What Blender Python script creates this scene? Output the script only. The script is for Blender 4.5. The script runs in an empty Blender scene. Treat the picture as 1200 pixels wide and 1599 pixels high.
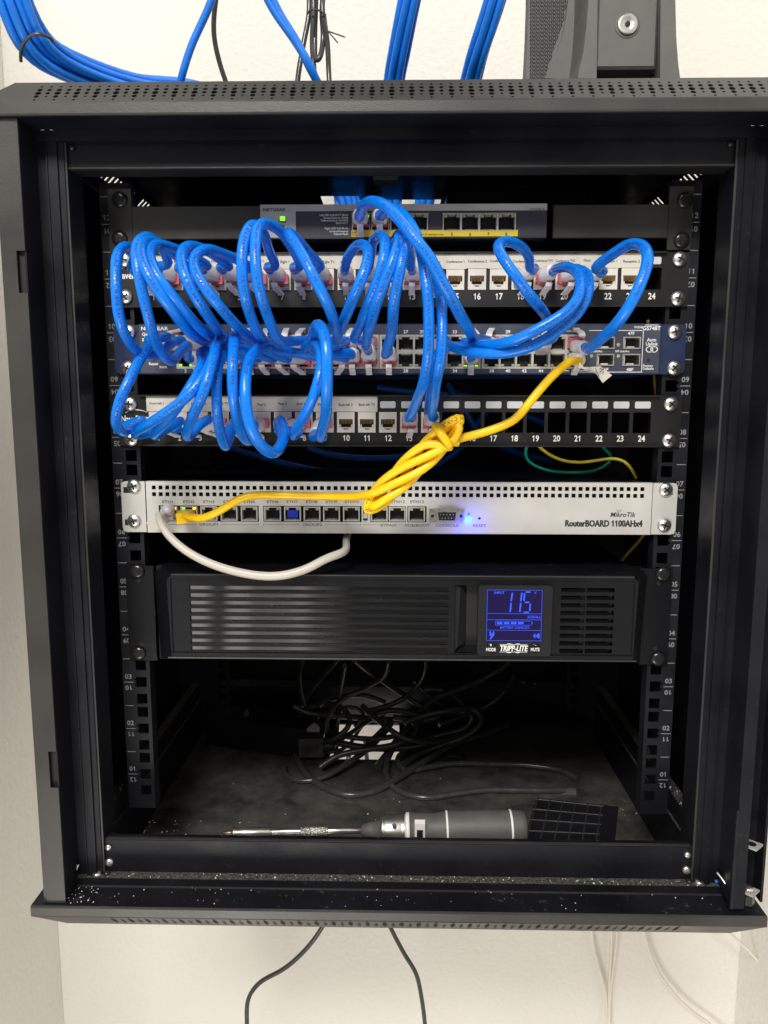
import bpy, math, random
from mathutils import Vector, Matrix
random.seed(7)
C = bpy.context.scene.collection
MM = 0.001
# ------------------------------------------------------------------ camera, world, lamps
CF = 1180.0
CP = Vector((1.662751, -655.972382, 382.585588))
CE = (1.431863, -0.001244, 0.020363)
cam = bpy.data.cameras.new('camera'); co = bpy.data.objects.new('camera', cam); C.objects.link(co)
co.location = CP * MM; co.rotation_euler = CE
cam.sensor_fit = 'VERTICAL'; cam.sensor_height = 36; cam.lens = CF / 1599 * 36
cam.clip_start = 0.01; cam.clip_end = 50
bpy.context.scene.camera = co
W = bpy.data.worlds.new('World'); bpy.context.scene.world = W; W.use_nodes = True
nt = W.node_tree; nt.nodes.clear()
def N(t, **k):
    n = nt.nodes.new(t)
    for a, b in k.items(): setattr(n, a, b)
    return n
wo = N('ShaderNodeOutputWorld'); bg = N('ShaderNodeBackground'); tc = N('ShaderNodeTexCoord')
sep = N('ShaderNodeSeparateXYZ'); rp = N('ShaderNodeValToRGB'); rz = N('ShaderNodeValToRGB'); mu = N('ShaderNodeMix', data_type='RGBA', blend_type='MULTIPLY')
mp = N('ShaderNodeMapping'); mp.inputs['Scale'].default_value = (1, 1, 1)
nt.links.new(tc.outputs['Generated'], sep.inputs[0])
ma = N('ShaderNodeMath', operation='MULTIPLY_ADD'); ma.inputs[1].default_value = 0.5; ma.inputs[2].default_value = 0.5
nt.links.new(sep.outputs['X'], ma.inputs[0]); nt.links.new(ma.outputs[0], rp.inputs[0])
mz = N('ShaderNodeMath', operation='MULTIPLY_ADD'); mz.inputs[1].default_value = 0.5; mz.inputs[2].default_value = 0.5
nt.links.new(sep.outputs['Z'], mz.inputs[0]); nt.links.new(mz.outputs[0], rz.inputs[0])
cr = rp.color_ramp; cr.elements[0].position = 0.0; cr.elements[0].color = (.55, .54, .52, 1)
cr.elements[1].position = 1.0; cr.elements[1].color = (.75, .74, .72, 1)
for p, v in ((.30, .62), (.376, .70), (.381, .10), (.387, .10), (.392, .66), (.402, .58), (.406, .30), (.428, .34), (.436, .52), (.446, .22), (.47, .05), (.54, .05), (.60, .14), (.68, .6)):
    e = cr.elements.new(p); e.color = (v, v * .985, v * .955, 1)
cz = rz.color_ramp; cz.elements[0].position = 0.0; cz.elements[0].color = (1.9, 1.78, 1.6, 1)
cz.elements[1].position = 1.0; cz.elements[1].color = (1.6, 1.55, 1.45, 1)
e = cz.elements.new(.30); e.color = (1.5, 1.42, 1.3, 1)
e = cz.elements.new(.42); e.color = (.85, .82, .78, 1)
e = cz.elements.new(.62); e.color = (1.0, .98, .94, 1)
mu.inputs[0].default_value = 1
nt.links.new(rp.outputs[0], mu.inputs[6]); nt.links.new(rz.outputs[0], mu.inputs[7])
nt.links.new(mu.outputs[2], bg.inputs[0]); nt.links.new(bg.outputs[0], wo.inputs[0]); bg.inputs[1].default_value = .92
def area(name, loc, target, sx, sy, power, col):
    l = bpy.data.lights.new(name, 'AREA'); l.shape = 'RECTANGLE'; l.size = sx; l.size_y = sy; l.energy = power; l.color = col
    o = bpy.data.objects.new(name, l); C.objects.link(o); o.location = loc
    o.rotation_euler = (Vector(target) - Vector(loc)).to_track_quat('-Z', 'Y').to_euler(); return o
area('ceiling_lamp', (-0.45, -1.9, 1.95), (0, 0.1, 0.15), 0.9, 0.5, 74, (1, .965, .9))
area('ceiling_lamp', (0.75, 0.1, 2.1), (0.1, 0.2, 0.3), 0.6, 1.2, 5, (1, .965, .9))
area('low_fill', (-0.5, -1.5, -1.25), (0.05, 0.3, -0.35), 1.2, 0.6, 22, (1, .95, .87))  # added fill from low in front to lift the lower wall, no real lamp
vs = bpy.context.scene.view_settings; vs.view_transform = 'Standard'; vs.look = 'None'; vs.gamma = 1; vs.use_curve_mapping = False; vs.exposure = -0.02

# ------------------------------------------------------------------ picture plane <-> place
CR = Matrix.Rotation(CE[2], 3, 'Z') @ Matrix.Rotation(CE[1], 3, 'Y') @ Matrix.Rotation(CE[0], 3, 'X')
def ray(px, py): return CR @ Vector(((px - 600) / CF, -(py - 799.5) / CF, -1))
def P(px, py, Y=-3.0):
    d = ray(px, py); return CP + d * ((Y - CP.y) / d.y)
def F(px, py, h=0.0):
    d = ray(px, py); return CP + d * ((-54.0 + h - CP.z) / d.z)
# ------------------------------------------------------------------ materials
MATS = {}
def mat(name, col, rough=.5, metal=0, noise=0, nscale=40, bump=0, bscale=200, spec=.5, emit=None, estr=1, coat=0, trans=0, sss=0, dust=0, dscale=60, dcol=(.42, .39, .34), dlo=.58, dhi=.8):
    m = bpy.data.materials.new(name); m.use_nodes = True; t = m.node_tree; b = t.nodes['Principled BSDF']
    b.inputs['Base Color'].default_value = (*col, 1); b.inputs['Roughness'].default_value = rough; b.inputs['Metallic'].default_value = metal
    b.inputs['Specular IOR Level'].default_value = spec; b.inputs['Coat Weight'].default_value = coat
    b.inputs['Transmission Weight'].default_value = trans
    if sss:
        b.inputs['Subsurface Weight'].default_value = sss; b.inputs['Subsurface Radius'].default_value = (.004, .003, .003); b.inputs['Subsurface Scale'].default_value = 1
    if emit: b.inputs['Emission Color'].default_value = (*emit, 1); b.inputs['Emission Strength'].default_value = estr
    geo = t.nodes.new('ShaderNodeNewGeometry'); src = None
    if noise:
        n = t.nodes.new('ShaderNodeTexNoise'); n.inputs['Scale'].default_value = nscale; n.inputs['Detail'].default_value = 5
        t.links.new(geo.outputs['Position'], n.inputs['Vector'])
        r = t.nodes.new('ShaderNodeMapRange'); r.inputs[1].default_value = .3; r.inputs[2].default_value = .7; r.inputs[3].default_value = 1 - noise; r.inputs[4].default_value = 1 + noise
        t.links.new(n.outputs[0], r.inputs[0])
        x = t.nodes.new('ShaderNodeMix'); x.data_type = 'RGBA'; x.blend_type = 'MULTIPLY'; x.inputs[0].default_value = 1; x.inputs[6].default_value = (*col, 1)
        t.links.new(r.outputs[0], x.inputs[7]); src = x.outputs[2]
        rr = t.nodes.new('ShaderNodeMapRange'); rr.inputs[1].default_value = .3; rr.inputs[2].default_value = .7; rr.inputs[3].default_value = max(.02, rough - noise * .35); rr.inputs[4].default_value = min(1, rough + noise * .35)
        t.links.new(n.outputs[0], rr.inputs[0]); t.links.new(rr.outputs[0], b.inputs['Roughness'])
    if dust:
        n = t.nodes.new('ShaderNodeTexNoise'); n.inputs['Scale'].default_value = dscale; n.inputs['Detail'].default_value = 9; n.inputs['Roughness'].default_value = .72
        t.links.new(geo.outputs['Position'], n.inputs['Vector'])
        r = t.nodes.new('ShaderNodeMapRange'); r.inputs[1].default_value = dlo; r.inputs[2].default_value = dhi; r.inputs[3].default_value = 0; r.inputs[4].default_value = dust
        t.links.new(n.outputs[0], r.inputs[0])
        sn = t.nodes.new('ShaderNodeSeparateXYZ'); t.links.new(geo.outputs['Normal'], sn.inputs[0])
        up = t.nodes.new('ShaderNodeMapRange'); up.inputs[1].default_value = -.3; up.inputs[2].default_value = 1; up.inputs[3].default_value = .03; up.inputs[4].default_value = 1
        t.links.new(sn.outputs[2], up.inputs[0])
        mm = t.nodes.new('ShaderNodeMath'); mm.operation = 'MULTIPLY'; t.links.new(r.outputs[0], mm.inputs[0]); t.links.new(up.outputs[0], mm.inputs[1])
        x = t.nodes.new('ShaderNodeMix'); x.data_type = 'RGBA'; x.inputs[6].default_value = (*col, 1); x.inputs[7].default_value = (*dcol, 1)
        if src: t.links.new(src, x.inputs[6])
        t.links.new(mm.outputs[0], x.inputs[0]); src = x.outputs[2]
    if src: t.links.new(src, b.inputs['Base Color'])
    if bump:
        n = t.nodes.new('ShaderNodeTexNoise'); n.inputs['Scale'].default_value = bscale; n.inputs['Detail'].default_value = 4
        t.links.new(geo.outputs['Position'], n.inputs['Vector'])
        bp = t.nodes.new('ShaderNodeBump'); bp.inputs['Strength'].default_value = bump; bp.inputs['Distance'].default_value = .003 if name == 'wall_paint' else .001
        t.links.new(n.outputs[0], bp.inputs['Height']); t.links.new(bp.outputs[0], b.inputs['Normal'])
    MATS[name] = m; return m
steel = mat('black_steel', (.0065, .007, .0105), .40, 0, .35, 18, .2, 1100, .25, dust=.35, dscale=140, dlo=.6, dhi=.85)
steelg = mat('lightened_black_steel', (.036, .035, .034), .36, 0, .22, 14, .15, 1200, .4)  # black steel raised in tone; light on lips and edges put into the colour
floorm = mat('dusty_black_floor', (.030, .0295, .029), .34, 0, .3, 7, .1, 600, .45, dust=.28, dscale=30, dlo=.36, dhi=.9)
dusty = mat('dusty_ledge_steel', (.010, .0095, .0095), .5, 0, .2, 20, .2, 700, .3, dust=.42, dscale=420, dlo=.40, dhi=.72)
railm = mat('rail_black', (.009, .0095, .013), .45, 0, .2, 30, .1, 900, .3)
panelm = mat('patch_panel_black', (.013, .013, .014), .42, 0, .12, 30, .12, 1500, .35)
poem = mat('bracket_black', (.03, .029, .028), .36, 0, .25, 22, .1, 1500, .5)
navy = mat('navy_metal', (.018, .028, .075), .38, .1, .15, 40, .05, 900)
navyf = mat('slate_blue_face', (.05, .056, .085), .42, .1, .1, 40)
slate = mat('slate_panel', (.035, .035, .055), .4, 0, .1, 40)
grey = mat('grey_plastic_face', (.46, .455, .44), .42, 0, .06, 60)
silver = mat('brushed_router_face', (.66, .65, .62), .33, .35, .05, 40, .05, 1500)
chrome = mat('zinc_screw', (.78, .76, .72), .3, .95, .1, 300, .2, 500)
blkscrew = mat('black_screw', (.03, .03, .03), .22, .5)
dark = mat('dark_void', (.004, .004, .005), .6, 0)
recess = mat('socket_black', (.01, .01, .011), .45, 0)
portm = mat('port_shield', (.60, .58, .54), .35, .35, .08, 200)
gold = mat('gold_contacts', (.50, .33, .14), .3, .9)
white = mat('white_keystone', (.62, .59, .54), .45, 0, .04, 90)
paper = mat('paper_label', (.56, .535, .48), .7, 0, .04, 60)
slotlab = mat('white_label_window', (.52, .53, .54), .4)
ink = mat('black_ink', (.03, .03, .03), .7)
inkg = mat('grey_ink', (.14, .13, .12), .7)
wink = mat('white_ink', (.75, .75, .74), .6)
gink = mat('rail_grey_ink', (.22, .22, .24), .6)
blue = mat('blue_jacket', (.001, .175, .74), .27, 0, .07, 40, .3, 170, .45)
blued = mat('blue_jacket_plenum', (.004, .17, .72), .36, 0, .12, 60, .3, 160, .5)
yellow = mat('yellow_jacket', (.95, .58, .003), .33, 0, .06, 60, .12, 250, .5)
greyc = mat('warm_white_jacket', (.50, .47, .41), .42, 0, .05, 60)
whitec = mat('white_jacket', (.72, .67, .6), .5, 0, .05, 60)
blackc = mat('black_jacket', (.044, .044, .045), .24, 0, .15, 80, .1, 400, dust=.12, dscale=200)
boot = mat('clear_boot', (.70, .67, .70), .32, 0, .06, 200, 0, 200, .5, trans=.12, sss=.15)
red = mat('red_plug', (.62, .12, .17), .3, 0, .15, 300, trans=.2)
yplug = mat('clear_yellow_plug', (.85, .55, .10), .25, 0, .1, 300, trans=.3)
green_led = mat('green_led', (.1, .5, .05), .3, emit=(.22, 1, .02), estr=1.6)
yel_led = mat('amber_led', (.6, .4, .02), .3, emit=(1, .62, .02), estr=3)
led_off = mat('led_off', (.34, .36, .2), .3)
blue_led = mat('blue_led', (.1, .3, 1), .3, emit=(.01, .10, 1), estr=22)
yband = mat('yellow_band', (.72, .56, .02), .5)
upsm = mat('ups_bezel', (.0065, .007, .009), .25, 0, .1, 30, .2, 1800, .35)
upsl = mat('ups_mirror_liner', (.30, .30, .315), .035, 1.0, 0, 30, 0, 60, .5)
upsg = mat('ups_gloss', (.02, .02, .022), .10, 0, .1, 30, .02, 60, .5)
lcd = mat('lcd_glass', (.008, .006, .03), .12, emit=(.08, .045, .42), estr=.08)
lcdink = mat('lcd_segments', (.02, .05, .4), .4, emit=(.02, .07, 1), estr=.85)
lcdb = mat('lcd_border', (.02, .05, .4), .4, emit=(.05, .08, 1), estr=.5)
wallm = mat('wall_paint', (.74, .72, .675), .75, 0, .03, 4, .5, 130, .3)
chromeb = mat('polished_steel', (.75, .73, .69), .30, .95, .1, 100)
knurl = mat('knurled_steel', (.62, .60, .56), .3, .9, .25, 900, .9, 1500)
grip = mat('grey_rubber_grip', (.085, .082, .08), .55, 0, .12, 60, .2, 900)
gripw = mat('white_plastic', (.75, .73, .7), .45)
spk = mat('speaker_plastic', (.105, .10, .098), .55, 0, .1, 50, .2, 900)
green = mat('green_wire', (.015, .42, .26), .4)
gyel = mat('yellow_green_wire', (.72, .6, .04), .4)
navyp = mat('blue_reflection_sheet', (.006, .016, .06), .3, .0, .3, 20)  # the blue cables' reflection put into the colour
tape = mat('grey_tape', (.30, .30, .30), .6, 0, .1, 90)
crumb = mat('dust_crumbs', (.6, .57, .5), .8)
olive = mat('olive_tape', (.05, .055, .035), .55, 0, .3, 40)
# ------------------------------------------------------------------ mesh builder (millimetres)
class MB:
    def __init__(s): s.v = []; s.f = []; s.m = []; s.mats = []; s.sm = []
    def mi(s, m):
        if m not in s.mats: s.mats.append(m)
        return s.mats.index(m)
    def add(s, vs, fs, m, smooth=False):
        o = len(s.v); s.v += [Vector(v) for v in vs]; k = s.mi(m)
        for f in fs: s.f.append([i + o for i in f]); s.m.append(k); s.sm.append(smooth)
    def box(s, x0, x1, y0, y1, z0, z1, m, ch=0):
        if ch:
            # chamfer on the front (y0) face edges
            vs = [(x0, y1, z0), (x1, y1, z0), (x1, y1, z1), (x0, y1, z1), (x0, y0 + ch, z0), (x1, y0 + ch, z0), (x1, y0 + ch, z1), (x0, y0 + ch, z1),
                  (x0 + ch, y0, z0 + ch), (x1 - ch, y0, z0 + ch), (x1 - ch, y0, z1 - ch), (x0 + ch, y0, z1 - ch)]
            fs = [(0, 3, 2, 1)]
            for i in range(4):
                j = (i + 1) % 4; fs += [(i, j, 4 + j, 4 + i), (4 + i, 4 + j, 8 + j, 8 + i)]
            fs.append((8, 9, 10, 11)); s.add(vs, fs, m); return
        vs = [(x, y, z) for x in (x0, x1) for y in (y0, y1) for z in (z0, z1)]
        s.add(vs, [(0, 1, 3, 2), (4, 6, 7, 5), (0, 4, 5, 1), (2, 3, 7, 6), (0, 2, 6, 4), (1, 5, 7, 3)], m)
    def obox(s, c, ax, ay, az, m):   # oriented box, half vectors
        c, ax, ay, az = map(Vector, (c, ax, ay, az))
        vs = [c + ax * a + ay * b + az * d for a in (-1, 1) for b in (-1, 1) for d in (-1, 1)]
        s.add(vs, [(0, 1, 3, 2), (4, 6, 7, 5), (0, 4, 5, 1), (2, 3, 7, 6), (0, 2, 6, 4), (1, 5, 7, 3)], m)
    def lathe(s, c, axis, prof, m, n=24, smooth=True, flat=None):   # prof: (t along axis, radius)
        c = Vector(c); a = Vector(axis).normalized(); u = a.orthogonal().normalized(); w = a.cross(u)
        vs = []; fs = []
        for t, r in prof:
            for i in range(n):
                q = 2 * math.pi * i / n; vs.append(c + a * t + (u * math.cos(q) + w * math.sin(q)) * r)
        for k in range(len(prof) - 1):
            for i in range(n):
                j = (i + 1) % n; fs.append((k * n + i, k * n + j, (k + 1) * n + j, (k + 1) * n + i))
        fs.append(tuple(range(n))[::-1]); fs.append(tuple((len(prof) - 1) * n + i for i in range(n)))
        s.add(vs, fs, m, smooth)
    def prism(s, pts, y0, y1, m, axis='y', smooth=False):   # polygon extruded: pts are the two other coordinates
        n = len(pts)
        def mk(a, b, t): return {'y': (a, t, b), 'x': (t, a, b), 'z': (a, b, t)}[axis]
        vs = [mk(a, b, y0) for a, b in pts] + [mk(a, b, y1) for a, b in pts]
        s.add(vs, [tuple(range(n)), tuple(range(2 * n - 1, n - 1, -1))], m)
        s.add(vs, [(i, i + n, (i + 1) % n + n, (i + 1) % n) for i in range(n)], m, smooth)
    def plate(s, x0, x1, z0, z1, holes, yf, yb, m, mp=None):   # plate in XZ with rectangular holes, front at yf, back at yb
        mp = mp or (lambda a, y, b: (a, y, b))
        xs = sorted({x0, x1} | {min(max(h[i], x0), x1) for h in holes for i in (0, 1)}); zs = sorted({z0, z1} | {min(max(h[i], z0), z1) for h in holes for i in (2, 3)})
        def solid(i, j):
            if i < 0 or j < 0 or i >= len(xs) - 1 or j >= len(zs) - 1: return False
            cx = (xs[i] + xs[i + 1]) / 2; cz = (zs[j] + zs[j + 1]) / 2
            return not any(h[0] < cx < h[1] and h[2] < cz < h[3] for h in holes)
        for i in range(len(xs) - 1):
            for j in range(len(zs) - 1):
                if not solid(i, j): continue
                a, b, c, d = xs[i], xs[i + 1], zs[j], zs[j + 1]
                q = lambda *p: [mp(*t) for t in p]
                s.add(q((a, yf, c), (b, yf, c), (b, yf, d), (a, yf, d)), [(0, 1, 2, 3)], m)
                s.add(q((a, yb, c), (b, yb, c), (b, yb, d), (a, yb, d)), [(3, 2, 1, 0)], m)
                if not solid(i - 1, j): s.add(q((a, yf, c), (a, yf, d), (a, yb, d), (a, yb, c)), [(0, 1, 2, 3)], m)
                if not solid(i + 1, j): s.add(q((b, yf, c), (b, yb, c), (b, yb, d), (b, yf, d)), [(0, 1, 2, 3)], m)
                if not solid(i, j - 1): s.add(q((a, yf, c), (a, yb, c), (b, yb, c), (b, yf, c)), [(0, 1, 2, 3)], m)
                if not solid(i, j + 1): s.add(q((a, yf, d), (b, yf, d), (b, yb, d), (a, yb, d)), [(0, 1, 2, 3)], m)
    def perf(s, mp, u0, u1, v0, v1, r, m):   # cell u0..u1 x v0..v1 with an eight-sided hole of radius r; mp(u,v,d)
        cu, cv = (u0 + u1) / 2, (v0 + v1) / 2
        rect = [(u0, v0), (u1, v0), (u1, v1), (u0, v1)]
        if r <= 0: s.add([mp(u, v, 0) for u, v in rect], [(0, 1, 2, 3)], m); return
        oc = [(cu + r * math.cos(math.radians(a)), cv + r * math.sin(math.radians(a))) for a in (-112.5, -67.5, -22.5, 22.5, 67.5, 112.5, 157.5, 202.5)]
        vs = [mp(u, v, 0) for u, v in rect + oc] + [mp(u, v, 1.2) for u, v in oc]
        fs = [(0, 1, 5, 4), (1, 2, 7, 6), (2, 3, 9, 8), (3, 0, 11, 10), (1, 6, 5), (2, 8, 7), (3, 10, 9), (0, 4, 11)]
        fs += [(4 + i, 4 + (i + 1) % 8, 12 + (i + 1) % 8, 12 + i) for i in range(8)]
        s.add(vs, fs, m)
    def tube(s, pts, r, m, n=12, cap=True, wob=0):
        pts = [Vector(p) for p in pts]; T = []
        for i in range(len(pts)):
            a = pts[max(0, i - 1)]; b = pts[min(len(pts) - 1, i + 1)]; T.append((b - a).normalized())
        u = T[0].orthogonal().normalized(); vs = []; fs = []; fr = []
        for i, p in enumerate(pts):
            u = (u - T[i] * u.dot(T[i])).normalized(); w = T[i].cross(u); fr.append((p, T[i], u, w))
            rr = r(i / (len(pts) - 1)) if callable(r) else r
            if wob: rr *= 1 + wob * math.sin(i * .9) * math.sin(i * .37 + 1)
            for k in range(n):
                q = 2 * math.pi * k / n; vs.append(p + (u * math.cos(q) + w * math.sin(q)) * rr)
        for i in range(len(pts) - 1):
            for k in range(n):
                j = (k + 1) % n; fs.append((i * n + k, i * n + j, (i + 1) * n + j, (i + 1) * n + k))
        s.add(vs, fs, m, True)
        if cap: s.add(vs[:n], [tuple(range(n))[::-1]], m); s.add(vs[-n:], [tuple(range(n))], m)
    def build(s, name, parent=None, org=None):
        me = bpy.data.meshes.new(name); po = Vector(parent['_o']) if parent else Vector((0, 0, 0))
        o0 = Vector(org) if org is not None else po
        me.from_pydata([(v - o0) * MM for v in s.v], [], s.f)
        for m in s.mats: me.materials.append(m)
        me.polygons.foreach_set('material_index', s.m); me.polygons.foreach_set('use_smooth', s.sm); me.update()
        o = bpy.data.objects.new(name, me); C.objects.link(o); o['_o'] = list(o0)
        if parent: o.parent = parent; o.location = (o0 - po) * MM
        else: o.location = o0 * MM
        return o
ALL = []
def thing(name, label, cat, loc, group=None, kind=None):
    o = bpy.data.objects.new(name, None); C.objects.link(o); o.location = Vector(loc) * MM; o['_o'] = list(loc); o.empty_display_size = .01
    return tag(o, label, cat, group, kind)
def tag(o, label=None, cat=None, group=None, kind=None):
    if label: o['label'] = label
    if cat: o['category'] = cat
    if group: o['group'] = group
    if kind: o['kind'] = kind
    return o
def place(proto, parent, loc):   # copy a part (and its sub-parts) onto parent at a world point in mm
    c = proto.copy(); C.objects.link(c); c.parent = parent; c['_o'] = list(loc)
    c.location = (Vector(loc) - Vector(parent['_o'])) * MM
    for g in PROTO_KIDS.get(proto.name, []):
        d = g.copy(); C.objects.link(d); d.parent = c; d.location = g.location
    return c
PROTO_KIDS = {}; PROTOS = []
# ------------------------------------------------------------------ glyphs
CH = "ABCDEFGHIJKLMNOPQRSTUVWXYZabcdefghijklmnopqrstuvwxyz0123456789/=-.+,'"
GL = {}
def make_glyphs():
    obs = []
    for c in CH + '|':
        for k, t in (('g', c), ('w', '|' + c + '|')):
            cu = bpy.data.curves.new('t', 'FONT'); cu.body = t; cu.size = 1; cu.resolution_u = 2
            if k == 'g': cu.offset = .02
            o = bpy.data.objects.new('t', cu); C.objects.link(o); obs.append((c, k, o))
    cu = bpy.data.curves.new('t', 'FONT'); cu.body = '||'; cu.size = 1
    o2 = bpy.data.objects.new('t', cu); C.objects.link(o2); obs.append(('', 'b', o2))
    dg = bpy.context.evaluated_depsgraph_get(); dg.update(); base = None; W_ = {}
    for c, k, o in obs:
        me = o.evaluated_get(dg).to_mesh()
        if k == 'g': GL[c] = ([v.co.copy() for v in me.vertices], [tuple(p.vertices) for p in me.polygons])
        elif k == 'w': W_[c] = max(v.co.x for v in me.vertices)
        else: base = max(v.co.x for v in me.vertices)
    for c in W_: GL[c] = (*GL[c], W_[c] - base)
    for c, k, o in obs:
        d = o.data; bpy.data.objects.remove(o); bpy.data.curves.remove(d)
make_glyphs()
GL['1'] = ([Vector(v) for v in ((.20, 0, 0), (.32, 0, 0), (.32, .69, 0), (.23, .69, 0), (.20, .62, 0), (.06, .55, 0), (.06, .44, 0), (.20, .50, 0))], [(0, 1, 2, 3, 4, 7), (4, 5, 6, 7)], .50)
def twidth(s_, size, sx=1): return sum((GL[c][2] if c in GL else .28) for c in s_) * size * sx
def text(mb, s_, x, z, y, size, m, align='c', sx=1, rot=False, shear=0, axes=None):   # size = capital height in mm
    size = size / .69; w = twidth(s_, size, sx); cx = {'c': -w / 2, 'l': 0, 'r': -w}[align]
    for c in s_:
        if c in GL:
            vs, fs, adv = GL[c]; out = []
            for v in vs:
                a = cx + v.x * size * sx + shear * v.y * size; b = v.y * size - .345 * size
                if rot: a, b = -a, -b
                out.append((x + a, y, z + b) if axes is None else Vector(axes[0]) + Vector(axes[1]) * a + Vector(axes[2]) * b)
            mb.add(out, fs, m); cx += adv * size * sx
        else: cx += .28 * size * sx
def tpx(mb, s_, px, py, hpx, m, Y=-3.2, align='c', sx=1, **k):
    q = P(px, py, Y); q2 = P(px, py + hpx, Y); text(mb, s_, q.x, q.z, Y, abs(q.z - q2.z), m, align, sx, **k)
def line(mb, p0, p1, wpx, m, Y=-3.2):
    a, b = P(*p0, Y), P(*p1, Y); h = wpx / 3.6
    if abs(a.x - b.x) > abs(a.z - b.z): mb.box(min(a.x, b.x), max(a.x, b.x), Y, Y + .05, (a.z + b.z) / 2 - h, (a.z + b.z) / 2 + h, m)
    else: mb.box((a.x + b.x) / 2 - h, (a.x + b.x) / 2 + h, Y, Y + .05, min(a.z, b.z), max(a.z, b.z), m)
# ------------------------------------------------------------------ the setting
b = MB(); b.box(-520, 520, 392, 420, -900, 1100, wallm); o = b.build('wall', org=(0, 400, -900)); tag(o, 'cream textured wall behind the black cabinet', 'wall')
o['kind'] = 'structure'
for sx, nm in ((-1, 'left'), (1, 'right')):
    b = MB(); b.box(min(sx * 518, sx * 540), max(sx * 518, sx * 540), -500, 391, -900, 1100, wallm)
    o = b.build('side_wall', org=(sx * 530, 0, -900)); tag(o, 'cream side wall of the alcove at the %s edge of the photo' % nm, 'wall'); o['kind'] = 'structure'
# ------------------------------------------------------------------ cabinet
cab = thing('rack_cabinet', 'open black steel wall cabinet with perforated rims holding all the network gear', 'rack cabinet', (0, 120, -54))
YF = -92
def cover(name, s):      # s=+1 top, -1 bottom
    b = MB(); z0 = 586.3 if s > 0 else -24.5; zl = z0 + s * 10; zp = z0 + s * 30
    lo, hi = min(z0, zl), max(z0, zl)
    # rounded lip along the front: profile in (Y,Z)
    L = [(YF + 1.2, z0), (YF + .3, z0 + s * .5), (YF, z0 + s * 1.6), (YF, z0 + s * 8.4), (YF + .5, z0 + s * 9.6), (YF + 1.2, zl)]
    for i in range(len(L) - 1):
        (a, c), (d, e) = L[i], L[i + 1]; b.add([(-300, a, c), (300, a, c), (300, d, e), (-300, d, e)], [(0, 1, 2, 3)], steelg, True)
    # flange behind the lip, and frame step
    b.box(-300, 300, YF + 1.2, -64, min(z0, z0 + s * 1.4), max(z0, z0 + s * 1.4), steel)
    # sides
    for q in (-1, 1):
        b.add([(q * 300, YF + 1.2, z0), (q * 300, 372, z0), (q * 300, 372, zl), (q * 300, YF + 1.2, zl)], [(0, 1, 2, 3)], steelg)
        b.box(min(q * 300, q * 270), max(q * 300, q * 270), -64, 372, min(z0, z0 + s * 1.4), max(z0, z0 + s * 1.4), steel)
        # side chamfer with slots
        mpf = lambda a, y, c: (q * (300 - c * .707 - (y) * .5), a, zl + s * (c * .707 - y * .5))
        holes = []
        for g in range(3):
            for k in range(11):
                yy = -30 + g * 125 + k * 9.5; holes.append((yy, yy + 4.6, 7, 21))
        b.plate(-72, 352, 0, 28.28, holes, 0, 1.2, steelg, mpf)
    # front chamfer, perforated
    def mpf(u, v, d): return (u, YF + 1.2 + v * .68 + d * .6, zl + s * (v * .707 - d * .6))
    U0, U1 = (-262, 280) if s > 0 else (-238, 232); du = 7.05; n = int((U1 - U0) / du)
    for i in range(n + 1):
        u = U0 + i * du; dv = 4.9
        if i % 2 == 0: rs = [(1, 1.1), (2, 2.0), (3, 2.4), (4, 2.0), (5, 1.1)]; st = 2.0 - dv / 2
        else: rs = [(1, 1.1), (2, 1.75), (3, 1.75), (4, 1.1)]; st = 2.0
        v = 0
        top = st + dv * .5
        for k, (_, r) in enumerate(rs):
            v0 = top + k * dv - (dv / 2 if i % 2 == 0 else 0) + (0); v1 = v0 + dv
            if k == 0: b.add([mpf(u, 0, 0), mpf(u + du, 0, 0), mpf(u + du, v0, 0), mpf(u, v0, 0)], [(0, 1, 2, 3)], steelg)
            b.perf(mpf, u, u + du, v0, v1, r, steelg)
        b.add([mpf(u, v1, 0), mpf(u + du, v1, 0), mpf(u + du, 28.3, 0), mpf(u, 28.3, 0)], [(0, 1, 2, 3)], steelg)
    ue = U0 + (n + 1) * du
    for a, c, e in ((-300, U0, 0), (300, ue, 0)):
        b.add([mpf(a, 0, 0), mpf(c, 0, 0), mpf(c, 28.3, 0), mpf(a * .933, 28.3, 0)], [(0, 1, 2, 3)], steelg)
    # back chamfer
    b.add([(-300, 372, zl), (300, 372, zl), (280, 352, zp), (-280, 352, zp)], [(0, 1, 2, 3)], steelg)
    # plate with the cable opening
    mpp = lambda a, y, c: (a, c, zp - s * y)
    if s > 0: b.plate(-280, 280, -71.5, 352, [(-88, 48, 227, 330)], 0, 1.5, steel, mpp)
    else: b.plate(-280, 280, -71.5, 352, [(-84, 3, 233, 338)], 0, 1.5, floorm, mpp)
    return b.build(name, cab)
cover('top_cover', 1); cover('bottom_cover', -1)
b = MB()
# hole on bottom corner
b.lathe((-287.5, -82, -24.4), (0, 0, 1), [(0, 2.8), (.3, 2.8)], dark, 16, False); b.lathe((289, -82, -24.4), (0, 0, 1), [(0, 2.8), (.3, 2.8)], dark, 16, False)
b.build('corner_hole', cab)
for s, t, nm in ((-1, 'l', ''), (1, 'r', '')):
    b = MB(); b.box(min(s * 291, s * 289), max(s * 291, s * 289), -58, 372, -24, 586, steel); b.build('side_panel', cab)
b = MB(); b.plate(-289, 289, -56, 618, [], 349, 351, steel); b.build('back_panel', cab)
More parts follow.
